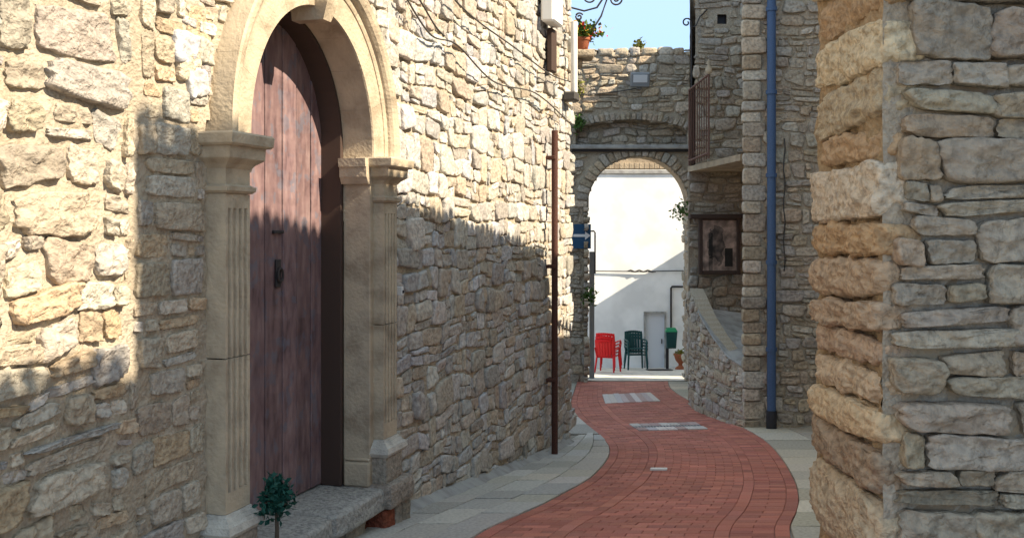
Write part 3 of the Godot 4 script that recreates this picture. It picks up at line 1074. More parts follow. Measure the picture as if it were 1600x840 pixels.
	door.position = T * Vector3(AC.x, -1.68, -0.47) - h.global_position
	var x := 0.11
	var ws := [0.20, 0.21, 0.17, 0.20, 0.215, 0.18, 0.20, 0.18]
	for k in ws.size():
		b = B.new()
		var g := rng.randf_range(0.8, 1.15)
		b.tint = Color(g, g * 0.98, g * 0.97)
		b.box(T * Transform3D(Basis(), Vector3(x + ws[k] / 2, -0.13, -0.425 + rng.randf_range(-0.003, 0.003))), Vector3(ws[k] - 0.011, 3.08, 0.04), 0.004)
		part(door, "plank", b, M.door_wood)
		x += ws[k]
	b = B.new()
	b.tint = Color(0.5, 0.45, 0.45)
	b.box(T * Transform3D(Basis(), Vector3(0.88, -0.13, -0.47)), Vector3(1.6, 3.1, 0.03))
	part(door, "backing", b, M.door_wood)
	# lock plate
	b = B.new()
	b.box(T * Transform3D(Basis(), Vector3(1.03, -0.27, -0.396)), Vector3(0.06, 0.17, 0.014), 0.005)
	var lock := part(door, "lock_plate", b, M.iron)
	b = B.new()
	var ring := []
	for k in 17: ring.append(T * Vector3(1.03 + sin(TAU * k / 16) * 0.032, -0.28 + cos(TAU * k / 16) * 0.04, -0.38))
	b.tube(ring, 0.008, 6)
	part(lock, "ring_handle", b, M.iron, true)
	b = B.new()
	b.box(T * Transform3D(Basis(), Vector3(1.03, -0.02, -0.396)), Vector3(0.12, 0.02, 0.02), 0.003)
	part(door, "bolt", b, M.iron)
	# threshold: two long worn stones
	var xs := [-0.1, 0.95, 1.77]
	for k in 2:
		var w: float = xs[k + 1] - xs[k]
		put_block(h, "threshold_stone", rough_block(Vector3(w - 0.008, 0.15, 0.56), 12.0, 0.007, Color(0.47, 0.45, 0.41), 12), T * Transform3D(Basis(Vector3.UP, 0.0), Vector3((xs[k] + xs[k + 1]) / 2, -1.757, -0.25)), M.rough_stone)
	for k in 5:
		var w := 0.33
		var bc: Color = [Color(0.40, 0.36, 0.30), Color(0.33, 0.28, 0.22), Color(0.32, 0.11, 0.06), Color(0.36, 0.31, 0.25), Color(0.40, 0.35, 0.28)][k]
		put_block(h, "footing_stone", rough_block(Vector3(w - 0.015, 0.24, 0.34), 8.0, 0.012, bc), T * Transform3D(Basis(), Vector3(0.07 + w * k, -1.95, -0.20)), M.rough_stone)

# ---------------------------------------------------------------- gateway across the street
const GX := 2.385
const GR := 0.96
const GS := 0.40
func in_gate(u: float, v: float) -> bool:
	if absf(u - GX) < GR and v < GS: return true
	if Vector2(u, v).distance_to(Vector2(GX, GS)) < GR: return true
	return false
func lunette_top(u: float) -> float:
	var k := (u - 2.245) / 1.06
	return 1.80 + 0.24 * sqrt(maxf(0.0, 1.0 - k * k)) if absf(k) < 1 else -9.0
func gate_hole(u: float, v: float) -> bool:
	return in_gate(u, v) or (v > 1.5 and v < lunette_top(u))
func gate_ring(u: float, v: float) -> bool:   # keep rubble clear of the voussoirs too
	if v < GS: return absf(u - GX) < GR + 0.02
	if Vector2(u, v).distance_to(Vector2(GX, GS)) < GR + 0.26: return true
	return absf(u - 2.245) < 1.1 and v > 1.45 and v < lunette_top(u) + 0.2

func build_gateway():
	var d := 20.5
	var g := thing("stone_gateway", "grey stone gateway wall with round arch across the lane", "gateway", p3(GX, gy(d), d))
	var f := face_of(p3(0, 0, d), Vector3.RIGHT, Vector3.BACK)
	mortar(g, f, -1.5, -3.0, 3.75, 3.3, 0.05, 0.015, [Color(0.48, 0.40, 0.295), Color(0.55, 0.475, 0.37)], gate_hole)
	# body of the wall with the arch cut through
	var outline := PackedVector2Array([Vector2(GX - GR, -3.3), Vector2(-1.5, -3.3), Vector2(-1.5, 3.28), Vector2(3.75, 3.28), Vector2(3.75, -3.3), Vector2(GX + GR, -3.3)])
	for k in 25:
		var an := PI * k / 24
		outline.append(Vector2(GX + cos(an) * GR, GS + sin(an) * GR))
	var b := B.new()
	b.prism(Transform3D(Basis(), p3(0, 0, d)), outline, -0.6, -0.32)
	part(g, "wall_body", b, M.plaster_tan)
	b = B.new()
	# front skin sides: tympanum recess back and the soffit between skin and body
	for k in 24:
		var a0 := PI * k / 24; var a1 := PI * (k + 1) / 24
		var q0 := Vector2(GX + cos(a0) * GR, GS + sin(a0) * GR); var q1 := Vector2(GX + cos(a1) * GR, GS + sin(a1) * GR)
		b.quad(p3(q0.x, q0.y, d + 0.33), p3(q0.x, q0.y, d - 0.01), p3(q1.x, q1.y, d - 0.01), p3(q1.x, q1.y, d + 0.33))
	for s in [-1, 1]:
		b.quad(p3(GX + s * GR, -3.3, d - 0.01), p3(GX + s * GR, GS, d - 0.01), p3(GX + s * GR, GS, d + 0.33), p3(GX + s * GR, -3.3, d + 0.33))
	# underside of the relieving arch
	for k in 24:
		var u0 := 2.245 - 1.06 + 2.12 * k / 24; var u1 := 2.245 - 1.06 + 2.12 * (k + 1) / 24
		b.quad(p3(u0, maxf(lunette_top(u0), 1.8), d - 0.01), p3(u0, maxf(lunette_top(u0), 1.8), d + 0.33), p3(u1, maxf(lunette_top(u1), 1.8), d + 0.33), p3(u1, maxf(lunette_top(u1), 1.8), d - 0.01))
	part(g, "soffit", b, M.plaster_tan)
	var pal := [Color(0.51, 0.43, 0.33), Color(0.56, 0.48, 0.375), Color(0.47, 0.415, 0.34), Color(0.56, 0.455, 0.33), Color(0.52, 0.465, 0.395), Color(0.60, 0.54, 0.445), Color(0.51, 0.41, 0.30)]
	var st := {"joint": 0.014, "e0": 4.0, "e1": 10.0, "bulge": 0.03, "rise": 0.024, "ragged": 0.12, "rough": 0.03, "warp": 0.07, "corner": 0.13, "pal": pal, "mat": "stone"}
	stones(f, lay(-1.4, -2.9, 3.7, 3.32, 0.24, 0.09, 0.19, 0.4), st, gate_ring)
	# uneven top course
	var u := 0.2
	while u < 3.7:
		var w := rng.randf_range(0.15, 0.34)
		var hh := rng.randf_range(0.09, 0.2)
		put_block(g, "coping_stone", rough_block(Vector3(w, hh, 0.5), 6.0, 0.015, pick(pal), 6), Transform3D(Basis(), p3(u + w / 2, 3.25 + hh / 2, d + 0.2)), M.stone)
		u += w + 0.01
	# voussoirs of the arch and of the relieving arch
	var vst := st.duplicate()
	vst.merge({"joint": 0.016, "ragged": 0.05, "bulge": 0.03, "warp": 0.0, "corner": 0.0}, true)
	var n := 25
	for k in n:
		var a0 := PI - PI * k / n; var a1 := PI - PI * (k + 1) / n
		var r1 := GR + rng.randf_range(0.20, 0.27)
		var cs := []
		for q in [[a0, GR], [a1, GR], [a1, r1], [a0, r1]]: cs.append(Vector2(GX + cos(q[0]) * q[1], GS + sin(q[0]) * q[1]))
		stone_at(f, [cs[0], cs[1], cs[2], cs[3]], vst, "voussoir")
	n = 22
	for k in n:
		var u0 := 1.19 + 2.11 * k / n; var u1 := 1.19 + 2.11 * (k + 1) / n
		var m := (u0 + u1) / 2 - 2.245
		var lean := m * 0.16
		var hh := rng.randf_range(0.13, 0.19)
		stone_at(f, [Vector2(u0, lunette_top(maxf(u0, 1.2))), Vector2(u1, lunette_top(minf(u1, 3.29))), Vector2(u1 + lean * 0.6, lunette_top(minf(u1, 3.29)) + hh), Vector2(u0 + lean * 0.6, lunette_top(maxf(u0, 1.2)) + hh)], vst, "relieving_voussoir")
	# back of the lunette: darker rubble
	var f2 := face_of(p3(0, 0, d + 0.28), Vector3.RIGHT, Vector3.BACK)
	mortar(g, f2, 1.1, 1.45, 3.4, 2.15, 0.06, 0.01, [Color(0.48, 0.40, 0.295), Color(0.55, 0.475, 0.37)], null, "lunette_mortar")
	stones(f2, lay(1.15, 1.52, 3.35, 2.1, 0.24, 0.1, 0.14, 0.2), st)
	# jamb stones inside the left of the passage
	var fj := face_of(p3(GX + GR + 0.025, 0, d), Vector3.FORWARD, Vector3.LEFT)
	stones(fj, lay(0.02, -2.9, 0.6, GS, 0.3, 0.12, 0.2, 0.2), st)
	var fk := face_of(p3(GX - GR - 0.02, 0, d + 0.6), Vector3.BACK, Vector3.RIGHT)
	stones(fk, lay(0.02, -2.9, 0.6, GS, 0.3, 0.12, 0.2, 0.2), st)
	flush(g)
	# projecting string course
	b = B.new()
	b.box(Transform3D(Basis(), p3(2.25, 1.53, d + 0.05)), Vector3(2.3, 0.075, 0.42), 0.015)
	part(g, "string_course", b, M.plaster_grey)
	b = B.new()
	b.box(Transform3D(Basis(), p3(2.25, 1.468, d + 0.06)), Vector3(2.26, 0.045, 0.3), 0.008)
	part(g, "iron_beam", b, M.iron)
	# grass and wall plants
	for q in [["grass_tuft", "dry tuft of grass growing on top of the gateway wall", 2.42, 3.46, -0.2, 0.10, "leaf_yellow", "grass"], ["wall_plant", "yellow green plant on the gateway wall below the flower pot", 1.19, 2.62, 0.1, 0.16, "leaf_yellow", "plant"], ["wall_plant", "small fern on the gateway wall beside the relieving arch end", 1.24, 1.98, 0.1, 0.1, "leaf_green", "plant"], ["wall_plant", "leafy weed at the right springing of the gateway arch", 3.18, 0.33, 0.1, 0.17, "leaf_green", "plant"], ["wall_plant", "bright green weed low on the left gateway jamb", 1.44, -1.28, 0.1, 0.13, "leaf_green", "plant"]]:
		var c := p3(q[2], q[3], d - q[4])
		var rad: float = q[5]
		var lv := leaves(150, func(r): return c + Vector3(r.randfn() * 0.5, r.randfn() * 0.55, r.randfn() * 0.35) * rad, 0.075, int(q[2] * 100 + q[3] * 10))
		var pl := thing(q[0], q[1], q[7], c)
		part(pl, "leaves", lv, M[q[6]])
		var stem := B.new()
		for k in 4: stem.tube([c + Vector3(0, -rad * 0.4, -0.12), c + Vector3(rng.randfn(), rng.randf() + 0.3, rng.randfn() * 0.4) * rad * 0.6], 0.005, 5)
		part(pl, "stem", stem, M.bark, true)
	# floodlight
	var fl := thing("floodlight", "small grey box floodlight on the gateway wall", "floodlight", p3(2.39, 2.7, d - 0.1))
	b = B.new()
	b.box(Transform3D(Basis(Vector3.RIGHT, 0.3), p3(2.39, 2.78, d - 0.2)), Vector3(0.36, 0.27, 0.13), 0.02)
	part(fl, "housing", b, M.grey_metal)
	b = B.new()
	b.box(Transform3D(Basis(Vector3.RIGHT, 0.3), p3(2.39, 2.79, d - 0.26)), Vector3(0.27, 0.15, 0.03), 0.008)
	part(fl, "lens", b, M.lens)
	b = B.new()
	b.tube([p3(2.39, 2.62, d - 0.15), p3(2.39, 2.66, d + 0.03)], 0.02, 8)
	b.box(Transform3D(Basis(), p3(2.39, 2.64, d - 0.05)), Vector3(0.1, 0.05, 0.12), 0.01)
	part(fl, "bracket", b, M.grey_metal, false)
	var cb := B.new()
	var pts := []
	for k in 20: pts.append(p3(lerpf(0.7, 2.4, k / 19.0), 2.52 + 0.12 * (k / 19.0) - 0.05 * sin(PI * k / 19.0), d - 0.07))
	cb.tube(pts, 0.012, 6)
	tag(part(self, numbered("wall_cable"), cb, M.cable, true), "thin cable running across the gateway wall to the floodlight", "cable")
	# blue street sign on the left jamb
	var sg := thing("street_sign", "blue sign plate with white arrow on the left gateway jamb", "sign", p3(1.3, -0.3, d - 0.1))
	b = B.new(); b.box(Transform3D(Basis(), p3(1.30, -0.145, d - 0.11)), Vector3(0.36, 0.46, 0.02), 0.006)
	part(sg, "plate", b, M.sign_blue)
	b = B.new(); b.box(Transform3D(Basis(), p3(1.30, -0.13, d - 0.124)), Vector3(0.30, 0.05, 0.008), 0.002)
	b.prism(Transform3D(Basis(), p3(1.30, -0.13, d - 0.124)), PackedVector2Array([Vector2(0.17, 0), Vector2(0.07, 0.08), Vector2(0.07, -0.08)]), -0.003, 0.006)
	part(sg, "arrow", b, M.sign_white)
	b = B.new(); b.box(Transform3D(Basis(), p3(1.30, -0.145, d - 0.05)), Vector3(0.05, 0.3, 0.1), 0.006)
	part(sg, "bracket", b, M.grey_metal)
	# dark grey post with pipe just behind the gateway
	var po := thing("gate_post", "dark grey post with thin bent pipe behind the left gateway jamb", "post", p3(1.6, gy(21.8), 21.8))
	b = B.new(); b.box(Transform3D(Basis(), p3(1.6, (gy(21.8) - 0.46) / 2, 21.8)), Vector3(0.1, -0.46 - gy(21.8), 0.1), 0.008)
	part(po, "shaft", b, M.grey_metal)
	b = B.new(); b.tube([p3(1.66, -0.9, 21.73), p3(1.66, -0.08, 21.73), p3(1.64, -0.05, 21.73), p3(1.52, -0.05, 21.73)], 0.016, 8)
	part(po, "pipe", b, M.iron, true)

# ---------------------------------------------------------------- right hand house with balcony
func build_right_house():
	var d := 13.9
	var h := thing("corner_house", "grey brown stone house with blue downpipe and small iron balcony", "house", p3(3.3, gy(d), d))
	var X0 := 2.944
	var mp := [Color(0.48, 0.40, 0.295), Color(0.55, 0.475, 0.37)]
	var f := face_of(p3(0, 0, d), Vector3.RIGHT, Vector3.BACK)
	mortar(h, f, X0 + 0.03, -2.75, 4.6, 3.5, 0.05, 0.020, mp)
	var core := B.new()
	# plan polygons extruded upwards: front block, recessed wing, and an added, unseen wing that keeps sun off the front
	var up := func(pts: Array, y0: float, y1: float):
		var pv := PackedVector2Array()
		for p in pts: pv.append(Vector2(p[0], p[1]))
		core.prism(Transform3D(Basis(Vector3.RIGHT, Vector3(0, 0, -1), Vector3.UP), Vector3(0, EYE, 0)), pv, y0, y1)
	up.call([[X0 + 0.03, d + 0.05], [6.5, d + 0.05], [6.5, 16.2], [3.62, 16.2]], -3.2, 3.5)
	up.call([[3.0, 17.2], [6.5, 17.2], [6.5, 20.4], [3.55, 20.4]], -3.4, 4.0)
	up.call([[4.7, 14.3], [6.5, 14.3], [6.5, 17.1], [4.7, 17.1]], 3.4, 6.2)  # unseen upper block, added to shade the set-back upper wall
	up.call([[4.62, 11.6], [9.0, 11.6], [9.0, 13.85], [4.62, 13.85]], -3.2, 4.4)
	part(h, "wall_core", core, M.plaster_tan)
	var pal := [Color(0.51, 0.43, 0.33), Color(0.56, 0.48, 0.375), Color(0.47, 0.415, 0.34), Color(0.56, 0.455, 0.33), Color(0.52, 0.465, 0.395), Color(0.60, 0.54, 0.445), Color(0.51, 0.41, 0.30)]
	var st := {"joint": 0.018, "e0": 3.5, "e1": 9.0, "bulge": 0.03, "rise": 0.022, "ragged": 0.13, "rough": 0.026, "warp": 0.055, "corner": 0.13, "pal": pal, "mat": "stone"}
	# squared corner stones
	var v := -2.62
	var k := 0
	var qst := st.duplicate()
	qst.merge({"e0": 8.0, "e1": 14.0, "ragged": 0.04, "corner": 0.03, "warp": 0.015, "joint": 0.014, "rough": 0.02}, true)
	while v < 3.4:
		var hh := rng.randf_range(0.13, 0.25)
		var w: float = 0.31 if k % 2 else 0.24
		stones(f, [[X0, v, X0 + w, v + hh]], qst)
		v += hh
		k += 1
	stones(f, lay(X0 + 0.29, -2.65, 4.1, 3.4, 0.2, 0.12, 0.21, 0.45), st, func(u, _v): return u < X0 + 0.27)
	# side of the corner stones seen from the street side
	var sd := face_of(p3(X0 + 0.02, 0, d), (p3(3.6, 0, 16.2) - p3(X0 + 0.02, 0, d)).normalized() * -1.0, Vector3(-0.96, 0, 0.27))
	var sdir := (p3(3.6, 0, 16.2) - p3(X0 + 0.02, 0, d)).normalized()
	sd = face_of(p3(X0 + 0.02, 0, d), -sdir, sdir.cross(Vector3.UP) * -1.0)
	mortar(h, sd, -2.3, -2.75, 0.0, 3.5, 0.12, 0.013, mp, null, "side_mortar")
	# upper storey, set back
	var fu := face_of(p3(0, 0, 17.0), Vector3.RIGHT, Vector3.BACK)
	var hole := func(u, vv): return u > 3.19 and u < 3.34 and vv > 3.18 and vv < 3.34
	mortar(h, fu, 2.87, 0.9, 3.75, 4.0, 0.05, 0.014, mp, hole, "upper_mortar")
	stones(fu, lay(2.86, 0.95, 3.7, 3.95, 0.24, 0.11, 0.19, 0.3), st, func(u, vv): return u < 2.85 or (u > 3.17 and u < 3.36 and vv > 3.16 and vv < 3.36))
	# recess under the balcony
	mortar(h, fu, 2.76, -2.8, 3.75, 0.9, 0.05, 0.014, mp, null, "lower_mortar")
	stones(fu, lay(2.75, -2.7, 3.7, 0.85, 0.26, 0.12, 0.2, 0.3), st, func(u, _v): return u < 2.735)
	flush(h)
	# left flank of the set back part
	var fd := (p3(3.5, 0, 20.4) - p3(2.76, 0, 17.0)).normalized()
	var fl := face_of(p3(2.77, 0, 17.0), -fd, fd.cross(Vector3.UP) * -1.0)
	mortar(h, fl, -3.5, -3.0, 0.0, 4.0, 0.1, 0.014, mp, null, "flank_mortar")
	# balcony slab and railing
	var bal := Node3D.new()
	bal.name = "balcony"
	h.add_child(bal, true)
	bal.position = p3(2.9, 0.9, 16) - h.global_position
	var b := B.new()
	b.prism(Transform3D(Basis(Vector3.RIGHT, Vector3(0, 0, -1), Vector3.UP), Vector3(0, EYE, 0)), PackedVector2Array([Vector2(2.97, 14.15), Vector2(3.9, 14.15), Vector2(3.9, 17.02), Vector2(2.75, 17.02)]), 0.885, 0.97)
	part(bal, "slab", b, M.plaster_tan)
	b = B.new()
	var ra := p3(2.765, 0.98, 16.95); var rb := p3(2.76, 0.98, 15.25)
	for y in [0.08, 1.18]:
		b = B.new()
		b.tube([ra + Vector3.UP * y, rb + Vector3.UP * y], 0.016, 6)
		part(bal, "rail", b, M.rusty_iron, true)
	for q in 10:
		b = B.new()
		var p := ra.lerp(rb, q / 9.0)
		b.tube([p, p + Vector3.UP * 1.18], 0.009 if q % 9 else 0.016, 6)
		part(bal, "baluster", b, M.rusty_iron, true)
	b = B.new()
	b.lathe(Transform3D(Basis(), rb + Vector3.UP * 1.18), [Vector2(0.0, 0), Vector2(0.045, 0.02), Vector2(0.05, 0.07), Vector2(0.02, 0.13), Vector2(0.03, 0.17), Vector2(0.0, 0.22)], 10)
	part(bal, "finial", b, M.dressed, true)
	# tall scroll rod at the balcony corner
	var sr := thing("scroll_rod", "thin iron rod with curled tip rising from the balcony corner", "iron rod", p3(2.79, 2.17, 16.98))
	b = B.new()
	var pts := [p3(2.79, 2.12, 16.9), p3(2.79, 3.2, 16.9)]
	for q in 18:
		var an := q * 0.42
		var r := 0.075 * (1.0 - q / 24.0)
		pts.append(p3(2.79 - 0.075 + cos(an) * r, 3.2 + sin(an) * r, 16.9))
	b.tube(pts, 0.013, 6)
	part(sr, "rod", b, M.iron, true)
	b = B.new()
	b.tube([p3(2.79, 3.12, 16.9), p3(2.86, 3.15, 16.9), p3(2.93, 3.3, 16.95), p3(3.05, 3.42, 16.97)], 0.01, 6)
	part(sr, "stay", b, M.iron, true)
	# small vent hole
	b = B.new(); b.box(Transform3D(Basis(), p3(3.265, 3.26, 17.12)), Vector3(0.2, 0.2, 0.02))
	part(h, "vent_back", b, M.black_plastic)
	# wooden lintel over the picture
	b = B.new(); b.box(Transform3D(Basis(), p3(3.3, 0.19, 16.88)), Vector3(1.1, 0.07, 0.22), 0.01)
	part(h, "lintel", b, M.wood_dark)
	# framed picture
	var pc := thing("framed_picture", "brown framed sepia picture hanging in the recess under the balcony", "picture", p3(3.22, -0.7, 16.85))
	b = B.new()
	var cx := 3.215; var cy := -0.26; var hw := 0.325; var hh := 0.45
	for s in [[-1, 0], [1, 0]]: b.box(Transform3D(Basis(), p3(cx + s[0] * (hw - 0.03), cy, 16.84)), Vector3(0.06, hh * 2, 0.07), 0.01)
	for s in [-1, 1]: b.box(Transform3D(Basis(), p3(cx, cy + s * (hh - 0.03), 16.84)), Vector3(hw * 2 - 0.12, 0.06, 0.065), 0.01)
	part(pc, "frame", b, M.wood_dark)
	var im := Image.create(96, 128, false, Image.FORMAT_RGB8)
	var pn := noise(0.03, 4, 77)
	for y in 128:
		for x in 96:
			var n2 := pn.get_noise_2d(x, y)
			var t := 0.62 + 0.35 * n2
			var fx := (x - 40.0) / 22.0; var fy := (y - 62.0) / 46.0
			if fx * fx + fy * fy < 1.0 + n2: t -= 0.28
			if x > 62 and y > 70 and x < 84 and y < 116: t = 0.12 + 0.1 * n2
			if x > 18 and x < 30 and y > 30 + n2 * 20: t -= 0.25
			t = clampf(t, 0.05, 0.9)
			im.set_pixel(x, y, Color(t, t * 0.86, t * 0.78))
	var pm := StandardMaterial3D.new()
	pm.resource_name = "sepia_print"
	pm.albedo_texture = ImageTexture.create_from_image(im)
	pm.roughness = 0.4
	var pr := MeshInstance3D.new()
	pr.name = "print"
	var qm := QuadMesh.new()
	qm.size = Vector2((hw - 0.05) * 2, (hh - 0.05) * 2)
	qm.material = pm
	pr.mesh = qm
	pc.add_child(pr)
	pr.position = p3(cx, cy, 16.85) - pc.position
	# blue downpipe
	var dp := thing("blue_downpipe", "blue drainpipe with black foot running down the corner house front", "pipe", p3(3.285, gy(13.8), 13.8))
	b = B.new()
	b.tube([p3(3.285, -2.35, 13.76), p3(3.285, 3.4, 13.76)], 0.056, 16)
	part(dp, "tube", b, M.blue_paint, true)
	for y in [-1.55, -0.45, 0.65, 1.7, 2.75]:
		b = B.new()
		b.tube([p3(3.285, y, 13.76), p3(3.285, y + 0.05, 13.76)], 0.070, 16)
		b.box(Transform3D(Basis(), p3(3.285, y + 0.025, 13.86)), Vector3(0.05, 0.03, 0.12))
		part(dp, "clamp", b, M.blue_paint)
	b = B.new()
	b.tube([p3(3.285, gy(13.7) + 0.0, 13.76), p3(3.285, -2.30, 13.76)], 0.066, 16)
	part(dp, "foot", b, M.black_plastic, true)
	# thin grey cable further along
	b = B.new()
	pts = []
	for q in 14: pts.append(p3(3.47 + 0.012 * sin(q * 1.7), 1.15 - q * 0.13, 13.85))
	b.tube(pts, 0.009, 6)
	tag(part(self, numbered("wall_cable"), b, M.cable, true), "thin grey cable hanging beside the blue drainpipe", "cable")

func build_stair_wall():
	var path := []
	for q in [[2.74, 16.75], [2.70, 16.13], [2.72, 15.6], [2.79, 15.0], [2.88, 14.4], [3.0, 13.83], [3.1, 13.5]]: path.append(p3(q[0], 0, q[1]))
	var h := thing("stair_wall", "low curved rubble wall with sloping top beside the lane", "wall", p3(2.75, gy(15), 15))
	var f := {"path": path}
	var tops := [[0.0, -0.92], [0.62, -1.02], [1.15, -1.24], [1.75, -1.48], [2.35, -1.68], [2.95, -1.76], [3.3, -1.78]]
	var top := func(u: float) -> float:
		for k in tops.size() - 1:
			if u <= tops[k + 1][0]: return lerpf(tops[k][1], tops[k + 1][1], (u - tops[k][0]) / (tops[k + 1][0] - tops[k][0]))
		return -1.72
	var mp := [Color(0.48, 0.40, 0.295), Color(0.55, 0.475, 0.37)]
	# front, top and back as one body
	var b := B.new()
	var L := 2.86
	var n := 40
	for k in n + 1:
		var u := L * k / n
		var t := frame(f, u, 0)
		var tp: float = top.call(u)
		for q in [[0.0, -2.9], [0.0, tp], [-0.2, tp], [-0.2, -2.9]]:
			b.tint = mp[k % 2]
			b.vert(t * Vector3(0, q[1], -q[0] * -1.0))
	for k in n:
		for j in 3:
			var a := k * 4 + j
			b.quad_i(a, a + 1, a + 5, a + 4)
	part(h, "mortar", b, M.mortar)
	var pal := [Color(0.51, 0.43, 0.33), Color(0.56, 0.48, 0.375), Color(0.47, 0.415, 0.34), Color(0.56, 0.455, 0.33), Color(0.52, 0.465, 0.395), Color(0.60, 0.54, 0.445), Color(0.51, 0.41, 0.30)]
	var st := {"joint": 0.014, "e0": 4.0, "e1": 9.0, "bulge": 0.026, "rise": 0.018, "ragged": 0.12, "rough": 0.022, "warp": 0.04, "corner": 0.12, "pal": pal, "mat": "stone"}
	stones(f, lay(0.03, -2.8, L, -0.75, 0.2, 0.09, 0.16, 0.4), st, func(u, v): return u < 0.0 or u > L or v > top.call(u))
	flush(h)
	# smooth cement cap sloping up from the curved top to the house
	var cap := B.new()
	for k in 25:
		var u := lerpf(1.0, L, k / 24.0)
		var t := frame(f, u, top.call(u))
		var inner := p3(lerpf(3.02, 3.62, minf(1.0, k / 9.0)), lerpf(-1.22, -1.30, minf(1.0, k / 9.0)), 16.6)
		cap.vert(t.origin + t.basis.z * 0.02 - Vector3.UP * 0.03)
		cap.vert(t.origin + t.basis.z * 0.02 + Vector3.UP * 0.015)
		cap.vert(t.origin.lerp(inner, 0.5) + Vector3.UP * 0.03)
		cap.vert(inner)
	for k in 24:
		for j in 3:
			var a := k * 4 + j
			cap.quad_i(a, a + 1, a + 5, a + 4)
	part(h, "cement_cap", cap, M.plaster_grey, true)

# ---------------------------------------------------------------- thick wall end beside the viewer
func build_near_wall():
	var d := 3.5
	var X := 1.174
	var th := 0.80
	var h := thing("rubble_wall_end", "end of a thick dark rubble wall with ochre corner blocks", "wall", p3(X + 0.5, gy(d), d + 0.4))
	var mp := [Color(0.40, 0.345, 0.27), Color(0.46, 0.40, 0.32)]
	var f := face_of(p3(0, 0, d), Vector3.RIGHT, Vector3.BACK)
	mortar(h, f, X + 0.03, -1.9, 4.6, 1.25, 0.03, 0.013, mp, null, "mortar", 0.028)
	var mo := [Color(0.36, 0.26, 0.15), Color(0.42, 0.31, 0.19)]
	var fs := face_of(p3(X + 0.028, 0, d + th), Vector3.BACK, Vector3.LEFT)
	mortar(h, fs, 0.0, -1.9, th - 0.035, 1.25, 0.035, 0.018, mo, null, "side_mortar")
	var core := B.new()
	core.box(Transform3D(Basis(), p3((X + 0.09 + 4.6) / 2, -0.4, d + 0.03 + (th - 0.06) / 2)), Vector3(4.6 - X - 0.09, 3.2, th - 0.06))
	part(h, "wall_core", core, M.plaster_tan)
	# ochre blocks along the end face, each turning the corner
	var hs := [0.32, 0.40, 0.27, 0.155, 0.125, 0.125, 0.115, 0.10, 0.155, 0.12, 0.20, 0.12, 0.18, 0.18, 0.16, 0.22, 0.2]
	var v := -1.86
	var ochre := [Color(0.55, 0.43, 0.29), Color(0.59, 0.48, 0.34), Color(0.48, 0.37, 0.26), Color(0.66, 0.57, 0.44), Color(0.45, 0.34, 0.23), Color(0.52, 0.37, 0.22)]
	for k in hs.size():
		var hh: float = hs[k]
		var out := rng.randf_range(-0.022, 0.02)
		var tl := rng.randf_range(-0.05, 0.05)
		var b := rough_block(Vector3(0.17, hh - 0.008, th * rng.randf_range(0.94, 1.0)), rng.randf_range(3.6, 8.0), 0.022, pick(ochre), 18)
		put_block(h, "corner_block", b, Transform3D(Basis(Vector3.RIGHT, tl), p3(X - out + 0.085, v + hh / 2, d + th / 2 + 0.006)), M.rough_stone)
		v += hh
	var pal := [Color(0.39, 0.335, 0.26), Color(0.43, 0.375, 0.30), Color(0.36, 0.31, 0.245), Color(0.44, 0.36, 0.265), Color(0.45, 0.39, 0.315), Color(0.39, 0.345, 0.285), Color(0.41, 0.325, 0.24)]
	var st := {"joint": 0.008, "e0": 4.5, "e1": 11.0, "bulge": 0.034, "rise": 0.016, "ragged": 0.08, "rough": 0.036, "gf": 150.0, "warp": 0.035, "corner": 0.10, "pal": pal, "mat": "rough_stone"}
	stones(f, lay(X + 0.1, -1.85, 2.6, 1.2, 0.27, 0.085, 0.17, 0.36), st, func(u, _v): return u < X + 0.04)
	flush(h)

# ---------------------------------------------------------------- houses outside the frame whose roofs shade the lane
func tiled_edge(h: Node3D, a: Vector3, b: Vector3, r: float, step: float):
	var n := int(a.distance_to(b) / step)
	var dir := (b - a).normalized()
	var shape := B.new()
	for k in 9:
		var an := PI * k / 8
		for x in [-0.10, 0.04]:
			shape.vert(Vector3(x, sin(an) * r, cos(an) * r * (1.0 if x < 0 else 0.8)))
	for k in 8: shape.quad_i(k * 2, k * 2 + 1, k * 2 + 3, k * 2 + 2)
	var m := shape.mesh(M.tile, true)
	for k in n + 1:
		var o := MeshInstance3D.new()
		o.name = "roof_tile"
		o.mesh = m
		o.position = a + dir * step * k + Vector3.UP * rng.randf_range(-0.015, 0.03) - h.global_position
		o.rotation = Vector3(rng.randf_range(-0.1, 0.1), rng.randf_range(-0.1, 0.1), 0)
		h.add_child(o, true)

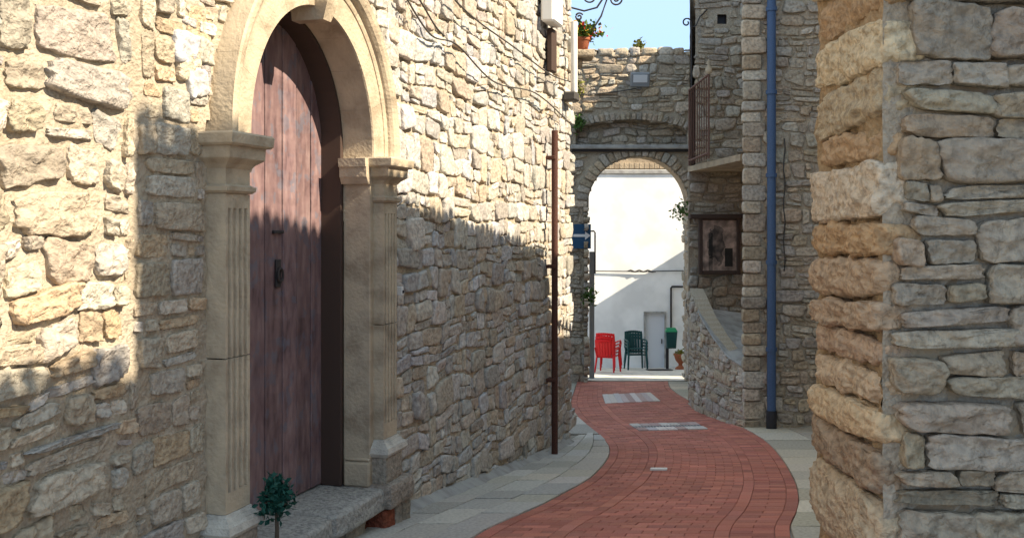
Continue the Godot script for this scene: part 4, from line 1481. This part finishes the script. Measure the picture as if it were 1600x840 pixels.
func build_shading_houses():
	var b := B.new()
	var h := thing("tiled_house", "stone house with falling tiled roof edge on the sunny side of the lane", "house", p3(5.5, gy(5), 5))
	# profile in (d, y), extruded along x
	var prof := PackedVector2Array([Vector2(-6, -3), Vector2(9.8, -3), Vector2(9.8, 3.46), Vector2(2.32, 5.97), Vector2(2.32, -3 + 8.0), Vector2(-6, 5.9), Vector2(-6, -3)])
	prof = PackedVector2Array([Vector2(2.20, -3), Vector2(9.8, -3), Vector2(9.8, 3.52), Vector2(4.7, 5.27), Vector2(2.20, 6.05)])
	var bt := Transform3D(Basis(Vector3(0, 0, -1), Vector3.UP, Vector3.RIGHT), Vector3(0, EYE, 0))
	b.prism(bt, prof, 4.5, 8.5)
	part(h, "wall", b, M.plaster_cream)
	tiled_edge(h, p3(4.55, 6.04, 2.28), p3(4.55, 3.55, 9.75), 0.06, 0.14)
	b = B.new()
	b.prism(bt, PackedVector2Array([Vector2(2.2, 6.07), Vector2(9.8, 3.54), Vector2(9.8, 3.59), Vector2(2.2, 6.12)]), 4.7, 8.8)
	part(h, "roof", b, M.tile)
	var g := thing("lower_house", "lower plastered house joining the tiled house beside the lane", "house", p3(6, gy(0), 0))
	b = B.new()
	b.prism(bt, PackedVector2Array([Vector2(0.2, -3), Vector2(2.18, -3), Vector2(2.18, 5.02), Vector2(0.2, 5.50)]), 4.52, 8.4)
	part(g, "wall", b, M.plaster_cream)
	tiled_edge(g, p3(4.57, 5.49, 0.25), p3(4.57, 5.05, 2.05), 0.06, 0.14)
	var e := thing("shed", "low rendered shed beside the corner house", "shed", p3(5.4, gy(10.6), 10.6))
	b = B.new()
	b.prism(bt, PackedVector2Array([Vector2(9.83, -3), Vector2(11.57, -3), Vector2(11.57, 2.2), Vector2(9.83, 2.75)]), 4.6, 8.0)
	part(e, "wall", b, M.plaster_cream)
	tiled_edge(e, p3(4.62, 2.76, 9.95), p3(4.62, 2.24, 11.5), 0.07, 0.2)
	# gabled house beyond the gateway, shading the white wall
	var k := thing("yard_house", "gabled house on the sunny side of the pale yard", "house", p3(7.2, gy(26), 26))
	b = B.new()
	b.prism(bt, PackedVector2Array([Vector2(21.9, -4), Vector2(27.9, -4), Vector2(27.9, 0.46), Vector2(24.9, 2.62), Vector2(21.9, 0.5)]), 6.15, 9.5)
	part(k, "wall", b, M.plaster_cream)
	b = B.new()
	b.prism(bt, PackedVector2Array([Vector2(21.7, 0.36), Vector2(24.9, 2.63), Vector2(28.0, 0.39), Vector2(28.0, 0.47), Vector2(24.9, 2.71), Vector2(21.7, 0.44)]), 6.08, 9.7)
	part(k, "roof", b, M.tile)

# ---------------------------------------------------------------- white house behind the gateway
func build_white_house():
	var d := 28.0
	var h := thing("white_house", "whitewashed house closing the view behind the gateway arch", "house", p3(2, gy(d), d))
	var b := B.new()
	b.prism(Transform3D(Basis(), p3(0, 0, d)), PackedVector2Array([Vector2(-3, -4.2), Vector2(3.43, -4.2), Vector2(3.43, -2.17), Vector2(3.93, -2.17), Vector2(3.93, -4.2), Vector2(4.44, -4.2), Vector2(4.44, 1.40), Vector2(-3, 1.40)]), -0.25, 0.0)
	part(h, "wall", b, M.plaster_white)
	b = B.new(); b.box(Transform3D(Basis(), p3(0.72, -1.4, d + 2.3)), Vector3(7.42, 5.6, 4.0))
	part(h, "wall_core", b, M.plaster_white)
	b = B.new()
	b.box(Transform3D(Basis(), p3(0.72, 1.46, d + 0.16)), Vector3(7.6, 0.12, 0.42), 0.02)
	part(h, "cornice", b, M.plaster_grey)
	b = B.new(); b.box(Transform3D(Basis(), p3(0.72, 2.3, d + 2.3)), Vector3(7.3, 1.6, 4.2))
	part(h, "upper_wall", b, M.plaster_tan)
	# brick course under the eaves
	for k in 26:
		b = B.new()
		b.box(Transform3D(Basis(), p3(1.4 + k * 0.13, 1.62 + 0.09 * (k % 2) * 0.0, d + 0.16)), Vector3(0.12, 0.15, 0.1), 0.01)
		part(h, "brick", b, M.plaster_tan)
	# little white door
	var dr := Node3D.new()
	dr.name = "door"
	h.add_child(dr, true)
	dr.position = p3(3.68, -3.6, d) - h.global_position
	b = B.new(); b.box(Transform3D(Basis(), p3(3.68, -2.9, d + 0.07)), Vector3(0.5, 1.46, 0.05), 0.006)
	part(dr, "leaf", b, M.door_white)
	b = B.new()
	for x in [3.415, 3.945]: b.box(Transform3D(Basis(), p3(x, -2.9, d - 0.01)), Vector3(0.045, 1.44, 0.06), 0.006)
	b.box(Transform3D(Basis(), p3(3.68, -2.155, d - 0.01)), Vector3(0.58, 0.05, 0.06), 0.006)
	part(dr, "frame", b, M.plaster_grey)
	b = B.new(); b.box(Transform3D(Basis(), p3(3.86, -2.9, d + 0.03)), Vector3(0.02, 0.12, 0.04), 0.004)
	part(dr, "handle", b, M.iron)
	# bent pipe on the wall
	var pp := thing("bent_pipe", "thin dark pipe bent over on the white house wall", "pipe", p3(4.09, gy(d), d - 0.06))
	b = B.new(); b.tube([p3(4.09, -2.9, d - 0.05), p3(4.09, -1.52, d - 0.05), p3(4.11, -1.49, d - 0.05), p3(4.46, -1.49, d - 0.05)], 0.026, 8)
	part(pp, "tube", b, M.iron, true)
	# wire across the wall with a knot of wires
	b = B.new()
	b.tube([p3(1.0, -1.1, d - 0.04), p3(2.2, -1.09, d - 0.04), p3(3.3, -1.1, d - 0.05), p3(4.42, -1.08, d - 0.04)], 0.014, 6)
	for k in 6: b.tube([p3(2.95 + k * 0.11, -1.1, d - 0.05), p3(3.05 + k * 0.11, -1.06 - 0.05 * (k % 2), d - 0.07), p3(3.15 + k * 0.11, -1.1, d - 0.05)], 0.016, 5)
	tag(part(self, numbered("wall_cable"), b, M.cable, true), "dark wire with a knot stretched across the white house", "cable")
	# building glimpsed past the end of the white house
	var g := thing("cream_house", "cream house glimpsed past the end of the white house", "house", p3(7, gy(34), 34))
	b = B.new(); b.box(Transform3D(Basis(), p3(7.5, -1.4, 35.5)), Vector3(6.0, 5.4, 3.0), 0.02)
	part(g, "wall", b, M.plaster_white)
	for q in [[5.3, -2.0], [6.6, -2.0], [5.3, 0.1], [6.6, 0.1]]:
		var w := B.new(); w.box(Transform3D(Basis(), p3(q[0], q[1], 33.99)), Vector3(0.7, 1.0, 0.08), 0.01)
		var wi := part(g, "window", w, M.plaster_grey)
		w = B.new(); w.box(Transform3D(Basis(), p3(q[0], q[1], 33.95)), Vector3(0.58, 0.88, 0.03))
		part(wi, "pane", w, M.pane_glass)

# ---------------------------------------------------------------- small things
func chair(called: String, label: String, at: Vector3, turn: float, m: Material, group: String) -> Node3D:
	var o := thing(called, label, "chair", Vector3.ZERO, group)
	var b := B.new()
	b.box(Transform3D(Basis(Vector3.RIGHT, -0.06), Vector3(0, 0.42, 0.0)), Vector3(0.46, 0.03, 0.44), 0.012)
	part(o, "seat", b, m)
	# curved backrest with slots
	b = B.new()
	for k in 7:
		var x := -0.22 + 0.44 * k / 6.0
		var z := -0.22 - 0.07 * (1.0 - pow(x / 0.24, 2))
		b.box(Transform3D(Basis(Vector3.UP, -x * 0.6) * Basis(Vector3.RIGHT, -0.18), Vector3(x, 0.62, z - 0.03)), Vector3(0.066, 0.40, 0.018), 0.006)
	for k in 10:
		var x0 := -0.25 + 0.5 * k / 10.0; var x1 := -0.25 + 0.5 * (k + 1) / 10.0
		var xm := (x0 + x1) / 2
		b.box(Transform3D(Basis(Vector3.UP, -xm * 0.6), Vector3(xm, 0.83 + 0.025 * (1 - pow(xm / 0.25, 2)), -0.29 - 0.07 * (1 - pow(xm / 0.25, 2)))), Vector3(0.054, 0.07, 0.03), 0.008)
	part(o, "backrest", b, m)
	for s in [-1, 1]:
		b = B.new()
		b.tube([Vector3(s * 0.255, 0.64, -0.26), Vector3(s * 0.275, 0.655, -0.05), Vector3(s * 0.27, 0.65, 0.16), Vector3(s * 0.262, 0.60, 0.215)], 0.024, 8)
		part(o, "armrest", b, m, true)
		b = B.new()
		b.tube([Vector3(s * 0.262, 0.61, 0.21), Vector3(s * 0.245, 0.42, 0.20), Vector3(s * 0.275, 0.0, 0.25)], 0.032, 8, 0.022)
		part(o, "leg", b, m, true)
		b = B.new()
		b.tube([Vector3(s * 0.25, 0.66, -0.27), Vector3(s * 0.225, 0.42, -0.22), Vector3(s * 0.26, 0.0, -0.30)], 0.03, 8, 0.022)
		part(o, "leg", b, m, true)
	o.position = at
	o.rotation.y = turn
	o.scale = Vector3.ONE * 0.88
	return o

func build_street_objects():
	# stacked plastic chairs
	var first: Node3D = null
	for k in 3:
		chair("plastic_chair", ["red plastic armchair at the bottom of the red stack", "red plastic armchair in the middle of the red stack", "red plastic armchair on top of the red stack"][k], p3(2.2 + k * 0.012, gy(25.0) + 0.022 + k * 0.075, 25.0), 2.75, M.red_plastic, "stacked red chairs")
	for k in 3:
		chair("plastic_chair", ["dark green plastic armchair at the bottom of the green stack", "dark green plastic armchair in the middle of the green stack", "dark green plastic armchair on top of the green stack"][k], p3(3.03, gy(26.6) + 0.022 + k * 0.075, 26.6), 0.12, M.green_plastic, "stacked green chairs")
	# green bin on a post
	var bn := thing("litter_bin", "dark green litter bin with bright lid on a post beside the white door", "bin", p3(3.93, gy(27.3), 27.3))
	var b := B.new()
	b.box(Transform3D(Basis(), p3(3.90, gy(27.3) + 0.53, 27.3)), Vector3(0.07, 1.04, 0.07), 0.008)
	part(bn, "post", b, M.black_plastic)
	b = B.new()
	b.frus(Transform3D(Basis(), p3(3.98, gy(27.3) + 0.5, 27.18)), 0.05, Rect2(-0.11, -0.09, 0.22, 0.18), 0.46, Rect2(-0.14, -0.11, 0.28, 0.22))
	part(bn, "body", b, M.green_plastic)
	b = B.new()
	b.frus(Transform3D(Basis(), p3(3.98, gy(27.3) + 0.5, 27.18)), 0.465, Rect2(-0.15, -0.12, 0.30, 0.24), 0.56, Rect2(-0.1, -0.07, 0.2, 0.14))
	part(bn, "lid", b, M.bright_green)
	# terracotta urn
	var ur := thing("terracotta_urn", "terracotta pedestal urn with pale plant by the white house end", "planter", p3(4.17, gy(26.9), 26.9))
	b = B.new()
	b.lathe(Transform3D(Basis(), p3(4.17, gy(26.9) + 0.02, 26.9)), [Vector2(0, 0), Vector2(0.13, 0), Vector2(0.13, 0.04), Vector2(0.05, 0.09), Vector2(0.05, 0.14), Vector2(0.12, 0.22), Vector2(0.16, 0.34), Vector2(0.175, 0.36), Vector2(0.175, 0.39), Vector2(0.15, 0.39), Vector2(0.13, 0.33), Vector2(0, 0.33)], 20)
	part(ur, "pot", b, M.terracotta, true)
	part(ur, "foliage", leaves(120, func(r): return p3(4.17, gy(26.9) + 0.42, 26.9) + Vector3(r.randfn() * 0.06, r.randfn() * 0.03, r.randfn() * 0.06), 0.07, 5), M.leaf_yellow)
	# door mat
	b = B.new()
	b.box(Transform3D(Basis(Vector3.RIGHT, -0.093), p3(3.55, gy(26.2) + 0.04, 26.2)), Vector3(0.6, 0.02, 0.5), 0.006)
	var mt := part(self, "door_mat", b, M.cable)
	tag(mt, "dark door mat on the pale yard before the white door", "mat")
	# topiary by the portal
	var T := door_frame()
	var tp := T * Vector3(0.07, 0, 0.11)
	var gd := -tp.z
	var base := Vector3(tp.x, gy(gd) + EYE, tp.z)
	var tree := thing("potted_shrub", "small dark green ball shrub in a pot at the portal threshold", "plant", base)
	b = B.new()
	b.lathe(Transform3D(Basis(), base), [Vector2(0, 0.012), Vector2(0.07, 0.012), Vector2(0.095, 0.16), Vector2(0.10, 0.16), Vector2(0.10, 0.185), Vector2(0.085, 0.185), Vector2(0.08, 0.16), Vector2(0, 0.155)], 18)
	part(tree, "pot", b, M.terracotta, true)
	var ctr := Vector3(base.x, EYE - 1.36, base.z)
	b = B.new()
	b.tube([base + Vector3.UP * 0.15, base + Vector3(0.004, 0.3, 0.003), ctr], 0.013, 7, 0.008)
	for k in 9:
		var dv := Vector3(rng.randfn(), rng.randfn(), rng.randfn()).normalized() * 0.075
		b.tube([ctr - Vector3.UP * 0.06, ctr + dv * 0.5, ctr + dv], 0.005, 5, 0.003)
	part(tree, "stem", b, M.bark, true)
	part(tree, "foliage", leaves(560, func(r):
		var dv := Vector3(r.randfn(), r.randfn(), r.randfn()).normalized()
		var lump: float = 1.0 + 0.9 * fine_noise.get_noise_3d(dv.x * 18, dv.y * 18, dv.z * 18)
		return ctr + dv * Vector3(0.075, 0.11, 0.075) * lump * pow(r.randf(), 0.4), 0.040, 17), M.leaf_teal)
	# ledge with flower pot and iron scroll at the far corner of the stone house
	var le := thing("stone_ledge", "small stone ledge on the far corner of the stone house", "ledge", p3(0.78, 1.95, 13.0))
	put_block(le, "slab", rough_block(Vector3(0.34, 0.09, 0.42), 12.0, 0.006, Color(0.46, 0.38, 0.28), 6), Transform3D(Basis(), p3(0.80, 2.06, 12.95)), M.stone)
	put_block(le, "corbel", rough_block(Vector3(0.24, 0.10, 0.24), 6.0, 0.008, Color(0.40, 0.32, 0.23), 6), Transform3D(Basis(), p3(0.72, 1.96, 12.95)), M.stone)
	var fp := thing("flower_pot", "terracotta flower pot with red and yellow blooms on the stone ledge", "flower pot", p3(0.82, 2.11, 12.9))
	b = B.new()
	b.lathe(Transform3D(Basis(), p3(0.82, 2.108, 12.9)), [Vector2(0, 0), Vector2(0.075, 0), Vector2(0.105, 0.12), Vector2(0.115, 0.12), Vector2(0.115, 0.15), Vector2(0.1, 0.15), Vector2(0, 0.14)], 18)
	part(fp, "pot", b, M.terracotta, true)
	var fc := p3(0.86, 2.33, 12.9)
	part(fp, "foliage", leaves(240, func(r): return fc + Vector3(r.randfn() * 0.09, r.randfn() * 0.045 - 0.01, r.randfn() * 0.07), 0.075, 3), M.leaf_green)
	part(fp, "red_blooms", leaves(70, func(r): return fc + Vector3(r.randfn() * 0.10, r.randfn() * 0.05 + 0.02, r.randfn() * 0.08), 0.05, 4), M.petal_red)
	part(fp, "yellow_blooms", leaves(80, func(r): return fc + Vector3(r.randfn() * 0.10, r.randfn() * 0.05 + 0.02, r.randfn() * 0.08), 0.05, 6), M.petal_yellow)
	var br := thing("iron_bracket", "wrought iron scroll bracket above the flower pot", "bracket", p3(0.70, 2.6, 12.8))
	var spiral := func(cx: float, cy: float, r0: float, a0: float, turns: float) -> Array:
		var out := []
		for k in 26:
			var t := k / 25.0
			var an := a0 + TAU * turns * t
			var r := r0 * (1.0 - 0.8 * t)
			out.append(p3(cx + cos(an) * r, cy + sin(an) * r, 12.8))
		return out
	for s in [[1.22, 2.70, 0.085, 1.2, -1.6], [0.92, 2.73, 0.075, 3.6, 1.5], [0.79, 2.49, 0.05, 0.5, 1.4]]:
		b = B.new()
		b.tube(spiral.call(s[0], s[1], s[2], s[3], s[4]), 0.011, 6)
		part(br, "scroll", b, M.iron, true)
	b = B.new()
	b.tube([p3(0.62, 2.62, 12.8), p3(0.85, 2.56, 12.8), p3(1.0, 2.6, 12.8), p3(1.12, 2.78, 12.8), p3(1.25, 2.82, 12.8)], 0.012, 6)
	b.tube([p3(0.95, 2.34, 12.8), p3(1.05, 2.5, 12.8), p3(1.14, 2.76, 12.8)], 0.011, 6)
	part(br, "bar", b, M.iron, true)
	b = B.new()
	b.tube([p3(0.62, 2.86, 12.8), p3(1.3, 2.86, 12.8)], 0.014, 6)
	part(br, "arm", b, M.iron, true)
